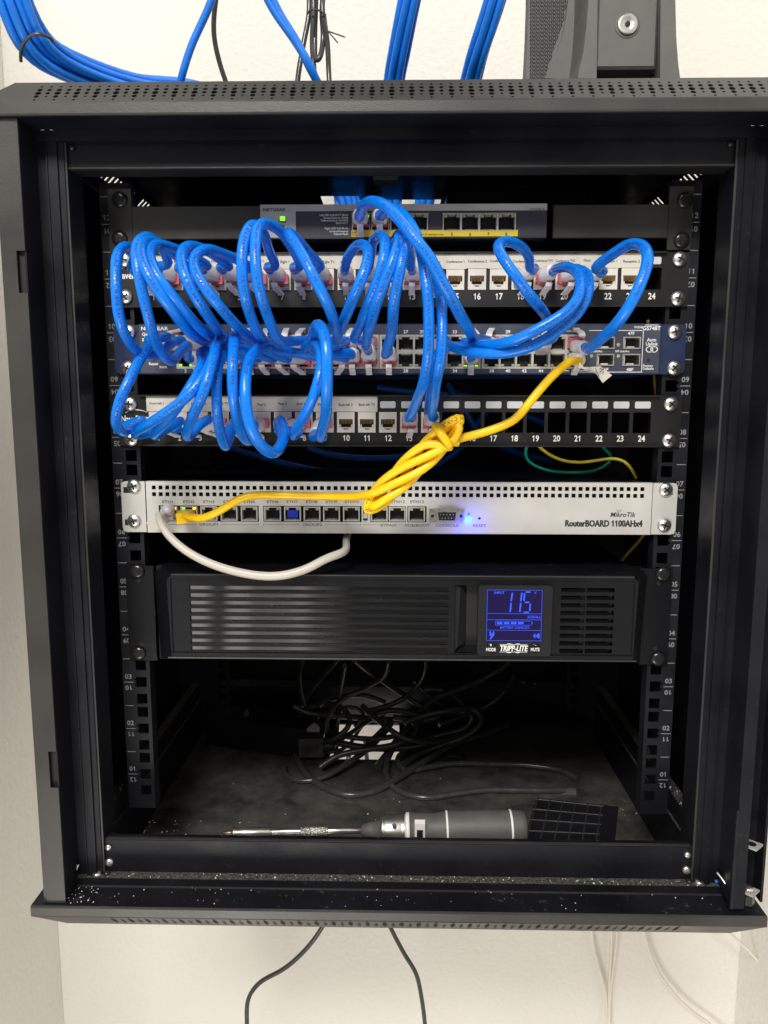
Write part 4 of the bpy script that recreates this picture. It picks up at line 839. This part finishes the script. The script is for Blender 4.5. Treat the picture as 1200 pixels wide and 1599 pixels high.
# yellow cable
yc = thing('patch_cable', 'bright yellow patch cable doubled up into a twisted bundle in front of the router', 'patch cable', (0, -60, 300))
pe = plug(yc, swx[23], swb, -8.9, False, 0, -.2, yplug, boot); pr_ = [P(304, 806, -28)]
b = MB(); q = P(297, 803, -10); b.box(rx[1] - 5.8, rx[1] + 5.8, -18, -4, rz_ - 4, rz_ + 4, yplug); b.obox((rx[1] + 1, -20, rz_ - 1), (6, 0, 1.0), (0, 5, 0), (-.6, 0, 4.4), yellow); b.build('plug', yc)
Hx = lambda pts: crop('H', pts)
TA, TB = P(540 + 190 / 5, 620 + 850 / 5, -64), P(540 + 900 / 5, 620 + 190 / 5, -74)
TD = (TB - TA); TL = TD.length; TD.normalize(); TN = TD.cross(Vector((0, 1, 0))).normalized(); TV = Vector((0, -1, 0))
def strand(k, t): q = math.radians(72 * k + 250 * t + 20); w = 7.2 - 2.0 * abs(t - .5); return TA + TD * (TL * t) + TN * (w * 1.15 * math.cos(q)) + TV * (w * .8 * math.sin(q))
TWIST = Hx([(110, 775, -58), (170, 762, -66)]); ks = [0, 2, 4, 1, 3]
for n_, k_ in enumerate(ks):
    ts = [.12, .27, .42, .57, .72, .86] if n_ % 2 == 0 else [.86, .72, .57, .42, .27, .12]
    if n_ == 4: ts = [.12, .27, .42, .57, .70]
    TWIST += [strand(k_, t) for t in ts]
    if n_ in (0, 2): TWIST += [(strand(k_, 1.0 - n_ * .02) + strand(ks[n_ + 1], 1.0 - n_ * .02)) / 2 + TD * 3]
    if n_ in (1, 3): TWIST += [(strand(k_, -.0) + strand(ks[n_ + 1], .0)) / 2 - TD * (2 + 4 * (n_ == 1))]
for a in range(0, 331, 47): q_ = math.radians(150 - a); TWIST += [TA + TD * (TL * (.80 + a * .00022)) + TN * (11.5 * math.cos(q_)) + TV * (11 * math.sin(q_))]
TWIST += Hx([(820, 345, -66), (900, 320, -62), (1050, 285, -60), (1200, 235, -60)])
main = [P(290, 804, -24), P(300, 808, -34), P(318, 809, -42), P(345, 797, -46), P(372, 780, -46), P(395, 773.5, -44), P(440, 773.5, -40), P(500, 775, -44), P(540, 775.5, -52)] + \
TWIST + \
    [P(805, 655, -60), P(830, 625, -60), P(860, 590, -55), P(885, 568, -45), P(896, 562, -36)]
path = smooth_path(spline(main + [pe]), 2); b = MB(); b.tube(path, 3.3, yellow, 14); j = b.build('jacket', yc)
printing(path, 3.3, 'CAT5E PATCH CABLE', 250, 2.6, yi, j); printing(path, 3.3, '011199112VERIFIED 8021 TYPE', 340, 2.8, yi, j)
# white paper flag tied to the yellow cable at the switch
fl = thing('cable_tag', 'small white folded paper tag hanging at the end of the yellow cable', 'tag', tuple(P(920, 572, -40)))
b = MB(); pts = [P(x, y, Y) for x, y, Y in ((905, 566, -42), (912, 573, -43), (921, 573, -44), (938, 572, -46), (956, 586, -47), (941.5, 598, -47), (931, 583, -46), (918, 579, -44), (904, 574, -42))]
b.add(pts + [p + Vector((0, .4, 0)) for p in pts], [tuple(range(9)), tuple(range(17, 8, -1))] + [(i, (i + 1) % 9, 9 + (i + 1) % 9, 9 + i) for i in range(9)], paper); f_ = b.build('flag', fl)
t = MB(); t.obox(P(933, 581.5, -47.4), P(937, 588.5, -47.4) - P(933.8, 582, -47.4), (0, .02, 0), (.4, 0, -.25), ink)
A = P(940, 578.5, -47.6)
for dx, dz in ((2.2, 2.2), (2.2, -2.2)): t.obox(A, (dx * .8, 0, dz * .8 - .2), (0, .02, 0), (.12, 0, .12 if dz < 0 else -.12), ink)
t.obox(A + Vector((0, 0, 1.2)), (1.9, 0, -.6), (0, .02, 0), (.06, 0, .2), ink); t.build('symbol', f_)
# warm white cable at the router
wc = thing('patch_cable', 'warm white patch cable sagging below the router from port one', 'patch cable', (rx[0], -25, rz_))
b = MB(); b.box(rx[0] - 5.5, rx[0] + 5.5, -12, -3, rz_ - 4, rz_ + 4, boot); b.lathe((rx[0] + 1, -5, rz_ + 3.5), (.15, -1, .1), [(0, 5), (9, 5.2), (14, 4.5), (16.5, 2), (17, .01)], boot, 16)
b.obox((rx[0] - 4.5, -21, rz_ - 5), (7, 0, 3.2), (0, 5, 0), (-1.6, 0, 3.6), greyc); b.build('plug', wc)
wp = [P(248, 803, -24), P(249, 812, -30), P(256, 826, -36), P(272, 845, -42), P(300, 866, -46), P(345, 886, -50), P(400, 898.5, -52), P(440, 899, -52), P(480, 888, -50), P(510, 872, -44), P(533, 864, -34), P(541, 856, -14), P(541, 843, 6), P(546, 826, 30), P(550, 812, 60)]
b = MB(); b.tube(smooth_path(spline(wp), 2), lambda t: 3.1 + .5 * math.sin(math.pi * min(1, t * 1.1)), greyc, 12); b.build('jacket', wc)
# green and yellow earth wires, other stray wires behind
def loose(name, label, cat, pts, r, m, group=None, n=10, step=5):
    b = MB(); path = smooth_path(spline(pts, step), 2); b.tube(path, r, m, n)
    o = b.build(name, org=path[0]); return tag(o, label, cat, group)
loose('earth_wire', 'green earth wire curling in a hook behind the lower panel', 'wire', crop('E', [(560, 470, 40), (530, 530, 40), (532, 570, 45), (600, 608, 55), (700, 620, 60), (800, 610, 60), (852, 575, 55), (850, 550, 50), (822, 528, 45), (790, 480, 45)]), 1.5, green)
loose('earth_wire', 'yellow green earth wire running right and down to the router top', 'wire', crop('E', [(560, 500, 30), (600, 540, 35), (660, 572, 40), (740, 582, 45), (850, 566, 45), (900, 572, 40), (940, 628, 38), (945, 640, 38)]), 1.5, gyel)
loose('stray_wire', 'thin yellow wire running down just inside the right mounting rail', 'wire', [P(1012, 500, 30), P(1022, 585, 22), P(1026, 640, 20), P(1026, 720, 20), P(1020, 800, 22), P(1004, 838, 28), P(980, 865, 40), P(965, 885, 60)], 1.5, mat('dull_yellow_wire', (.35, .25, .03), .5))
# dim blue cables behind the panels
for i, (lab, pts) in enumerate((
    ('dim blue cable looping in the dark gap above the router, widest curve', [P(330, 690, 170), P(430, 720, 185), P(520, 738, 195), P(640, 742, 200), P(720, 700, 190), P(760, 640, 180)]),
    ('dim blue cable curving in the dark gap above the router, inner curve', [P(480, 700, 170), P(530, 712, 185), P(620, 714, 190), P(720, 690, 180), P(800, 660, 170)]),
    ('dim blue cable showing through the empty openings by the yellow bundle', [P(700, 600, 160), P(726, 640, 150), P(745, 672, 155), P(790, 700, 180), P(860, 720, 210)]),
    ('dim blue cable crossing the dark band under the wide switch', [P(590, 605, 170), P(650, 612, 165), P(730, 618, 170), P(800, 640, 160), P(850, 660, 170)]))):
    loose('network_cable', lab, 'cable', pts, 3.4, blued, 'blue cables behind the panels')
# blue bundles entering from above
def bundle(base, label, pts, offs, r=3.3):
    for k, (ox, oy, oz) in enumerate(offs):
        q = [p + Vector((ox, oy, oz)) + Vector((random.uniform(-1, 1), random.uniform(-1, 1), random.uniform(-1, 1))) * .6 for p in pts]
        loose('network_cable', label, 'cable', q, r, blued, base, 10, 8)
inner = [(-60, 250), (-20, 260), (30, 260)]
def hexo(n, r, ax='x'):
    out = []
    for k in range(n):
        ring = 0 if k == 0 else (1 if k < 7 else 2); a = (k - 1) * math.pi / 3 if ring == 1 else (k - 7) * math.pi / 6; q = ring * r * 2.08; out.append((q * math.cos(a) * .9, q * math.sin(a) * .6, q * math.sin(a) * (1 if ax == 'x' else 0)))
    return out
lp = [P(-10, -60, 40), P(14, 0, 50), P(30, 45, 60), P(62, 85, 80), P(120, 115, 110), P(200, 140, 150), P(330, 160, 210)]
lp.append(Vector((-62, 262, 628))); lp.append(Vector((-60, 262, 590))); lp.append(Vector((-62, 256, 540)))
bundle('blue cables bundled at the upper left', 'blue cable in the thick bundle curving in at the upper left corner', lp, hexo(13, 4.0), 3.9)
z_top = [P(640, -40, 150), P(628, 40, 170), P(618, 120, 215)]
bundle('blue cables rising above the cabinet middle', 'blue cable in the upright bundle rising above the middle of the cabinet', [P(648, -40, 165), P(636, 20, 180), P(622, 90, 205), P(616, 130, 225), Vector((-8, 262, 612)), Vector((-6, 262, 560))], hexo(7, 4.1), 4.0)
bundle('blue cables slanting right of the middle', 'blue cable in the slanting bundle left of the grey speaker', [P(785, -40, 150), P(768, 20, 165), P(744, 90, 190), P(733, 135, 215), Vector((30, 262, 618)), Vector((30, 262, 560))], hexo(7, 4.1), 4.0)
loose('network_cable', 'single blue cable slanting down between the left bundle and the black cord', 'cable', [P(345, -40, 160), P(325, 15, 165), P(300, 70, 170), P(284, 120, 175), P(270, 180, 200)], 4.0, blued)
for k, dx in enumerate((0, 9)):
    loose('network_cable', 'blue cable of the crossing pair in front of the tied black cords', 'cable', [P(400 + dx * 1.2, -40, 140), P(427 + dx * .7, 15, 145), P(462 + dx * .2, 65, 150), P(488 - dx * .2, 110, 155), P(505 + dx, 160, 180)], 4.2, blued, 'crossing pair of blue cables')
# cable ties
b = MB(); tie = [P(33, 96, 62), P(33, 78, 55), P(44, 58, 50), P(62, 52, 50), P(80, 60, 56), P(84, 66, 70)]; b.tube(smooth_path(spline(tie, 3)), 1.5, blackc, 8); tag(b.build('cable_tie', org=tie[0]), 'black tie strapped round the thick blue bundle at the upper left', 'cable tie')
# black cords above
loose('power_cord', 'single black cord hanging to the right of the single blue cable', 'cord', [P(345, -40, 250), P(336, 10, 260), P(334, 50, 270), P(341, 90, 280), P(352, 125, 290), P(366, 160, 300)], 2.9, blackc)
tb = thing('cord_bundle', 'black cords gathered with a wire twist tie above the cabinet', 'cord bundle', tuple(P(495, 100, 200)))
for pts in ([(482, -30), (483, 20), (474, 70), (466, 118), (462, 160)], [(494, -30), (493, 20), (492, 50), (494, 95), (499, 92), (505, 60), (503, 15), (510, -30)], [(506, -30), (504, 18), (511, 60), (514, 118), (516, 160)], [(490, -30), (490, 20), (488, 70), (492, 125), (492, 160)]):
    b = MB(); b.tube(smooth_path(spline([P(x, y, 200 + (x * 7 % 9)) for x, y in pts])), 2.8, blackc, 10); b.build('cord', tb)
b = MB(); b.tube(smooth_path(spline([P(480, 22, 196), P(486, 15, 192), P(498, 16, 192), P(509, 23, 196)], 2)), 1.0, blackc, 6); b.tube([P(509, 23, 196), P(512, 48, 194), P(528, 67, 190)], .7, blackc, 6); b.tube([P(511, 48, 194), P(539, 58, 190)], .7, blackc, 6); b.build('twist_tie', tb)
loose('network_cable', 'thin black cable crossing the bright opening under the roof', 'cable', [P(640, 300, 250), P(625, 312, 258), P(610, 325, 265), P(590, 345, 270)], 1.6, blackc)
# ------------------------------------------------------------------ speaker on the cabinet roof
sp = thing('speaker', 'dark grey plastic speaker with a slotted side standing on top of the cabinet', 'speaker', (150, 30, 618))
YS = 10
def xz(px, py, Y): q = P(px, py, Y); return (q.x, q.z)
b = MB(); b.prism([xz(x, y, YS + 55) for x, y in ((827, -90), (826, 0), (824, 60), (821, 118), (821, 126), (915, 126), (930, -90))], YS + 55, YS + 72, spk); body = b.build('housing', sp)
b = MB()
for i in range(24):
    for j_ in range(60):
        px = 829 + i * 3.2; py = -40 + j_ * 5.6 / 1.9 + (i % 2) * 1.5; lim = 885 - max(0, py) * .12 - (max(0, py - 30) * .22)
        if px > lim: continue
        if (j_ + i) % 2: continue
        a = P(px, py, YS + 54.6); b.obox(a, (.55, 0, 1.7), (0, .3, 0), (.26, 0, -.08), dark)
b.build('grille', sp)
cv = [(889.5, -90), (889, -40), (887.5, 0), (884, 30), (878, 58), (870, 82), (860, 104), (850, 122)]
b = MB(); b.prism([xz(x, y, YS + 50) for x, y in cv + [(915, 125), (915, 60), (920, 0), (921, -90)]], YS + 50, YS + 54.9, spk)
b.build('curved_cheek', sp)
b = MB(); b.prism([xz(x, y, YS) for x, y in ((921, -90), (918.5, 0), (915, 45), (910, 85), (903, 115), (902, 124), (931, 124), (934, -90))], YS - 2, YS + 70, spk)
b.prism([xz(x, y, YS) for x, y in ((1031, -90), (1030, 124), (1061, 124), (1058, 100), (1055, 60), (1053.5, 0), (1053, -90))], YS - 2, YS + 70, spk); b.build('side_rim', sp)
a, c = P(934.5, 0, YS), P(1026, 105, YS); b = MB(); b.box(a.x, c.x, YS + 2, YS + 40, c.z, a.z + 60, spk, 2); b.box(a.x, c.x + 3, YS + 30, YS + 60, c.z - 12, c.z + 3, dark); b.box(c.x + .2, c.x + 2.6, YS + 12, YS + 60, c.z, a.z + 60, recess); fp = b.build('bracket_face', sp)
q = P(981, 37, YS); b = MB(); b.lathe((q.x, YS + 2.1, q.z), (0, -1, 0), [(0, 10.2), (.4, 10.2), (.5, 9.3), (.5, .01)], spk, 32); b.lathe((q.x, YS + 1.6, q.z), (0, -1, 0), [(0, 8), (1.6, 8), (1.9, 7), (1.3, 3.6), (.8, .01)], chromeb, 32); b.lathe((q.x, YS, q.z), (0, -1, 0), [(0, 2.2), (.3, 2.2)], dark, 6, False); b.build('bolt', fp)
# ------------------------------------------------------------------ cords under the cabinet and on the wall
loose('power_cord', 'black cord under the cabinet that bends to the left in an S', 'cord', [F(545, 1180, 0), P(515, 1420, 250), P(505, 1445, 250), P(480, 1480, 252), P(445, 1512, 256), P(405, 1535, 260), P(388, 1560, 262), P(386, 1600, 262), P(388, 1660, 262)], 3.0, blackc)
loose('power_cord', 'black cord under the cabinet that leans to the right', 'cord', [F(570, 1150, 0), P(598, 1420, 260), P(611, 1450, 260), P(632, 1490, 262), P(650, 1520, 262), P(659, 1560, 262), P(664, 1600, 262), P(668, 1660, 262)], 2.9, blackc)
for k, pts in enumerate(([(955, 1420), (955, 1470), (952, 1530), (950, 1600), (949, 1650)], [(965, 1420), (963, 1470), (957, 1520), (953, 1560), (952, 1600), (952, 1650)], [(922, 1420), (926, 1470), (938, 1520), (946, 1550), (947, 1600), (947, 1650)])):
    loose('wall_cable', 'thin white cable in the trio gathering downward on the wall', 'cable', [P(x, y, 382) for x, y in pts], 1.9, whitec, 'thin white cables on the wall')
loose('wall_cable', 'white cable with dark printing curving down to the right on the wall', 'cable', [P(x, y, 380) for x, y in ((1002, 1420), (1008, 1465), (1030, 1520), (1065, 1565), (1110, 1600), (1160, 1640))], 2.1, whitec)
loose('wall_cable', 'white cable arcing out at the lower right corner', 'cable', [P(x, y, 340) for x, y in ((1120, 1440), (1145, 1462), (1175, 1490), (1195, 1520), (1199, 1560), (1190, 1600), (1180, 1640))], 2.1, whitec)
# ------------------------------------------------------------------ on the cabinet floor
def FG(pts): return [F(440 + x / 3.3333, 1030 + y / 3.3333, h) for x, y, h in pts]
CG = 'black cords heaped on the cabinet floor'
cords = [
 ('thick black cord making the big front loop on the cabinet floor', [(330, -60, 160), (260, 30, 120), (180, 120, 80), (100, 240, 40), (65, 400, 10), (90, 540, 6), (180, 640, 4), (340, 705, 4), (480, 688, 4), (600, 620, 6), (760, 520, 10), (900, 440, 14), (1080, 380, 20), (1180, 340, 20)], 3.6),
 ('black cord that ends in the small connector by the black grid mat', [(1490, 680, 4), (1350, 682, 4), (1200, 680, 4), (1050, 680, 4), (900, 700, 4), (740, 720, 4), (600, 680, 4), (545, 600, 6), (560, 500, 14), (640, 380, 30), (740, 300, 42), (900, 270, 46), (1000, 290, 44), (970, 350, 30), (800, 400, 22), (680, 450, 14), (600, 520, 10), (640, 580, 6), (760, 560, 6), (900, 540, 6), (1100, 545, 4), (1280, 550, 4), (1450, 575, 4), (1540, 620, 4)], 3.1),
 ('flat black cord lying straight across above the bright floor opening', [(60, 240, 60), (120, 275, 50), (300, 292, 42), (500, 312, 38), (720, 320, 34)], 3.4),
 ('thin black cord wandering left from the power strip', [(-420, 410, 10), (-330, 380, 10), (-220, 380, 8), (-120, 440, 4), (-20, 482, 4), (100, 470, 6), (250, 485, 10), (345, 455, 16), (385, 395, 24), (430, 330, 30)], 1.9),
 ('black cord arched low over the left of the heap', [(190, 240, 60), (250, 205, 64), (340, 190, 64), (440, 188, 60), (540, 225, 50)], 3.1),
 ('black cord slanting down from the battery unit to the right', [(380, 0, 150), (440, 50, 120), (600, 160, 75), (720, 240, 52), (790, 275, 44)], 3.1),
 ('black cord curving down left from the battery unit', [(755, 0, 150), (750, 60, 120), (725, 115, 95), (640, 200, 66), (540, 245, 55), (450, 268, 50)], 2.8),
 ('grey black strap hanging straight down across the opening', [(330, 30, 140), (318, 90, 110), (300, 200, 70), (290, 330, 30), (285, 430, 12), (284, 515, 2)], 2.6),
 ('black cord lying low from the left into the opening', [(10, 560, 4), (30, 610, 4), (90, 632, 4), (200, 620, 6), (330, 550, 12), (430, 480, 18), (520, 400, 26), (570, 335, 34)], 3.0),
 ('thin black cord dropping at the far left of the heap', [(110, 10, 150), (95, 70, 120), (98, 150, 90), (120, 235, 60)], 2.4),
 ('black cord behind the heap slanting right', [(690, 110, 80), (760, 180, 60), (850, 258, 40)], 1.8),
 ('black cord bowed over the back of the heap', [(745, 158, 76), (800, 152, 78), (870, 170, 72), (945, 232, 55)], 2.4),
 ('black cord rising to the upper right behind the heap', [(700, 290, 40), (800, 200, 66), (900, 165, 80), (1010, 120, 100), (1100, 75, 120), (1180, 20, 150)], 2.6),
 ('black cord crossing the bright opening in a shallow curve', [(170, 310, 40), (220, 350, 34), (280, 385, 30), (420, 412, 28), (540, 408, 28), (640, 385, 30)], 2.8),
 ('black cord of a small coil beside the opening', [(300, 270, 56), (330, 245, 58), (390, 250, 56), (430, 275, 50), (420, 310, 44), (380, 350, 36)], 2.2),
 ('black cord doubled beside the grey strap', [(460, 300, 46), (520, 270, 50), (600, 265, 50), (680, 280, 46), (740, 300, 40)], 3.3),
 ('black cord swinging wide to the right of the heap and back', [(640, 330, 50), (760, 285, 56), (900, 262, 58), (1010, 262, 52), (1050, 310, 44), (960, 400, 26), (820, 450, 14), (700, 500, 8), (620, 560, 6)], 3.0),
 ('black cord looping over the left side of the heap', [(60, 330, 30), (120, 260, 50), (230, 230, 60), (330, 260, 60), (360, 330, 50), (300, 400, 36), (180, 430, 24), (90, 400, 20)], 2.9),
 ('black cord curled low in front of the opening', [(200, 560, 8), (290, 500, 20), (430, 470, 26), (600, 440, 30), (700, 380, 36), (690, 320, 44), (580, 300, 48)], 3.2),
 ('black cord bridging the middle of the heap', [(420, 240, 64), (520, 330, 52), (640, 410, 40), (780, 430, 28), (920, 400, 22), (1040, 410, 14)], 2.8),
 ('black cord dangling from the battery unit into the heap', [(560, 10, 150), (530, 90, 110), (430, 150, 84), (330, 200, 70), (240, 290, 54), (230, 380, 36)], 2.6),
 ('black cord reaching the far right behind the heap', [(820, 340, 44), (930, 300, 46), (1060, 250, 50), (1150, 180, 70), (1210, 90, 110)], 2.4),
 ('thick black cord running from the socket plug across the opening', [(200, 420, 20), (280, 430, 20), (400, 455, 18), (540, 462, 18), (680, 455, 18), (800, 420, 24)], 3.8),
 ('black cord fanning over the opening, upper one', [(300, 420, 26), (380, 370, 32), (450, 320, 38), (540, 280, 44)], 2.6),
 ('black cord fanning over the opening, lower one', [(380, 500, 8), (470, 420, 22), (540, 350, 34), (600, 300, 42)], 2.8),
 ('black cord lying over the right edge of the opening', [(500, 560, 4), (560, 480, 12), (620, 400, 24), (700, 330, 34), (820, 300, 38)], 4.2),
]
for lab, pts, r in cords: loose('power_cord', lab, 'cord', FG(pts), r * 1.18, blackc, CG, 10, 6)
pc = thing('power_connector', 'black cord socket lying left of the bright floor opening', 'connector', tuple(F(490, 1160, 8)))
b = MB(); A = F(500, 1163, 20); b.obox(A + Vector((-10, 0, 0)), (15, 1, 0), (0, 10, 0), (0, 0, 12), blackc); b.lathe(A + Vector((4, 0, -1)), (1, 0, -.03), [(0, 7), (8, 6.5), (9, 5.5), (14, 5.5), (15, 4)], blackc, 16); b.build('socket_body', pc)
# power strip
ps = thing('power_strip', 'long black power strip lying at the back left of the cabinet floor', 'power strip', tuple(F(400, 1150, 0)))
A, B = F(322, 1165, 0), F(478, 1188, 0); d = (B - A); L_ = d.length / 2; d.normalize(); nn = Vector((-d.y, d.x, 0)); M_ = (A + B) / 2 + nn * 24
b = MB(); b.obox(M_ + Vector((0, 0, 20)), d * L_, nn * 22, (0, 0, 20), railm); st = b.build('strip_body', ps)
for k in range(4): b = MB(); c_ = M_ + d * (L_ * (-.7 + k * .45)) + Vector((0, 0, 40.1)); b.obox(c_, d * 10, nn * 13, (0, 0, .3), recess); b.build('outlet', st)
b = MB(); A = F(385, 1119, 40); b.prism([(A.x - 8, A.z - 14), (A.x + 8, A.z - 14), (A.x + 8, A.z - 8), (A.x + 3, A.z - 5), (A.x + 3, A.z + 5), (A.x + 1.5, A.z + 8), (A.x - 1.5, A.z + 8), (A.x - 3, A.z + 5), (A.x - 3, A.z - 5), (A.x - 8, A.z - 8)], A.y, A.y + 5, grip); tag(b.build('plastic_clip', org=A), 'small grey T shaped clip standing behind the power strip', 'clip')
b = MB(); A = F(700, 1184, 3); b.obox(A, (22, -1, 0), (0, 5, 0), (0, 0, 4), railm); b.obox(A + Vector((8, -1, 4.5)), (8, 0, 0), (0, 4, 0), (0, 0, 1), steelg); tag(b.build('plastic_latch', org=A), 'flat black plastic latch lying right of the cord heap', 'latch')
b = MB(); A = F(888, 1236, 3); b.obox(A, (8, -1, 0), (0, 3, 0), (0, 0, 3), grip); tag(b.build('cord_connector', org=A), 'small black connector at the end of a cord behind the grid mat', 'connector')
# grid mat
gm = thing('grid_mat', 'black rubber mat with a raised square grid beside the screwdriver', 'mat', tuple(F(880, 1285, 0)))
c4 = [F(838, 1248, 0), F(966, 1262, 0), F(960, 1322, 0), F(818, 1318, 0)]
def gp(u, v, h=0): return c4[0].lerp(c4[1], u).lerp(c4[3].lerp(c4[2], u), v) + Vector((0, 0, h))
b = MB(); q = [gp(0, 0, .2), gp(1, 0, .2), gp(1, 1, .2), gp(0, 1, .2)]; b.add(q + [p + Vector((0, 0, 1.6)) for p in q], [(4, 5, 6, 7), (0, 1, 5, 4), (1, 2, 6, 5), (2, 3, 7, 6), (3, 0, 4, 7)], railm); b.build('base', gm)
b = MB()
for k in range(6):
    u = k * .155 + .02; b.tube([gp(u, 0, 1.9), gp(u, 1, 1.9)], .9, steelg, 6)
for k in range(5): v = .04 + k * .24; b.tube([gp(0, v, 2.0), gp(.82, v, 2.0)], .9, steelg, 6)
b.build('ribs', gm)
# screwdriver
sd = thing('screwdriver', 'ratchet screwdriver with steel shaft and grey handle on the cabinet floor', 'screwdriver', tuple(F(600, 1330, 0)))
Ys = -18.0
S0 = P(347, 1303.5, Ys); S1 = P(823, 1294, Ys); S0 = Vector((S0.x, Ys - 10, S0.z)); ax = Vector((1, 0, 0)); tot = S1.x - S0.x
mmx = lambda px: (px - 347) / (823 - 347) * tot
zs = P(420, 1302, Ys).z
cA = Vector((S0.x, Ys, zs)); cB = cA
axd = (Vector((S1.x, Ys, P(823, 1293, Ys).z)) - Vector((S0.x, Ys, P(347, 1303, Ys).z))).normalized(); cA = Vector((S0.x, Ys, P(347, 1301, Ys).z))
def part(name, prof, m, n=28, par=sd): b = MB(); b.lathe(cA, axd, [(mmx(p), r) for p, r in prof], m, n); return b.build(name, par)
part('bit', [(347, .6), (350, 1.6), (360, 2.6), (366, 2.6), (366.5, 3.4)], mat('bit_steel', (.45, .36, .3), .3, .9, .2, 300))
part('shaft', [(365, 3.4), (366, 4.9), (368, 4.9), (369, 3.9), (371, 4.3), (425, 4.3), (426, 2.6), (428, 2.9), (470, 2.9), (513, 2.9), (514, 3.0), (568, 3.0)], chromeb)
part('knurled_sleeve', [(470.5, 3.2), (471.5, 4.4), (513, 4.4), (514, 3.2)], knurl)
part('collar', [(566, 3.4), (568, 5), (580, 7), (597, 8.2), (597.5, 11.5)], grip)
rg = part('ratchet_ring', [(597, 10), (598, 13.3), (601, 13.6), (603, 12.8), (606, 13.4), (628, 13.4), (630, 12.8), (632, 13.6), (634, 13.6), (636, 12)], chromeb)
b = MB(); q = P(616, 1289, Ys - 13); b.lathe((q.x, Ys - 13.6, q.z), (0, -1, .2), [(0, 2.1), (.6, 2.0), (.7, .01)], grip, 16); b.build('ring_screw', rg)
part('white_ring', [(635.5, 11), (636, 14.4), (641, 14.6), (642, 13)], gripw)
hd = part('handle', [(641, 13), (641.6, 14.6), (655, 14.2), (668, 13.4), (680, 13.2), (690, 14.2), (700, 15.2), (720, 15.4), (780, 15.2), (798, 14.8), (812, 14.2), (819, 13.4), (822, 11.5), (822.5, 4)], grip, 40)
for a, r in ((697.5, 15.15), (796.5, 15.0)): part('white_band', [(a, r - 1), (a + .3, r + .15), (a + 3.4, r + .25), (a + 3.7, r - 1)], gripw, 40, hd)
q = P(656, 1298, Ys - 14); b = MB(); b.obox((q.x, Ys - 12.2, q.z), (4.6, 0, 0), (0, 2.6, .6), (0, -1, 8.5), gripw); sl = b.build('selector_slot', hd)
b = MB()
for k in range(4): b.obox((q.x, Ys - 15.2, q.z - 5.5 + k * 2.2), (2.6, 0, 0), (0, .6, 0), (0, 0, .7), railm)
b.build('selector_switch', hd)
# crumbs of dust and plaster
b = MB()
def crumbs(n, fx, fy, h, rr=(.25, .9)):
    for _ in range(n):
        p = F(random.uniform(*fx), random.uniform(*fy), h); r = random.uniform(*rr) * random.random() ** .6
        b.lathe(p, (random.uniform(-.3, .3), 0, 1), [(0, r), (r * .8, r * .8), (r * 1.1, .01)], crumb, 5, False)
crumbs(110, (270, 1040), (1200, 1300), .3, (.4, 1.2)); crumbs(140, (180, 300), (1282, 1310), .3, (.4, 1.5)); crumbs(40, (880, 990), (1110, 1180), .3, (.4, 1.6)); crumbs(30, (560, 640), (1240, 1290), .3, (.5, 1.4)); crumbs(90, (960, 1065), (1240, 1308), .3, (.3, 1.1))
def crumbz(n, x, y, z, rr):
    for _ in range(n):
        p = Vector((random.uniform(*x), random.uniform(*y), z)); r = random.uniform(*rr) * random.random(); b.lathe(p, (0, 0, 1), [(0, r), (r * .8, r * .8), (r * 1.1, .01)], crumb, 5, False)
crumbz(160, (-255, 255), (-64, -57), -16.8, (.3, 1.0)); crumbz(90, (-270, 270), (-90, -66), -23.0, (.2, .7)); crumbz(60, (262, 271), (-45, 60), 18.6, (.3, 1.2)); crumbz(60, (-271, -262), (-45, 60), 18.6, (.3, 1.2)); crumbz(25, (150, 240), (318, 340), 9, (.5, 1.6)); crumbz(40, (-272, -250), (-90, -70), -23, (.3, .8))
for _ in range(3): pass
tag(b.build('plaster_dust', org=(0, 0, -54)), 'pale crumbs of plaster dust scattered on the cabinet floor and ledges', 'dust', kind='stuff')
# blue scrap at the lower right corner
loose('cable_scrap', 'blue cable end poking out at the lower right corner of the frame', 'cable', [P(1104, 1346, -52), P(1113, 1364, -56), P(1120, 1378, -60)], 1.6, blued)
# ------------------------------------------------------------------ tidy up
for p in PROTOS:
    bpy.data.objects.remove(p, do_unlink=True)
for o in C.objects:
    if '_o' in o: del o['_o']
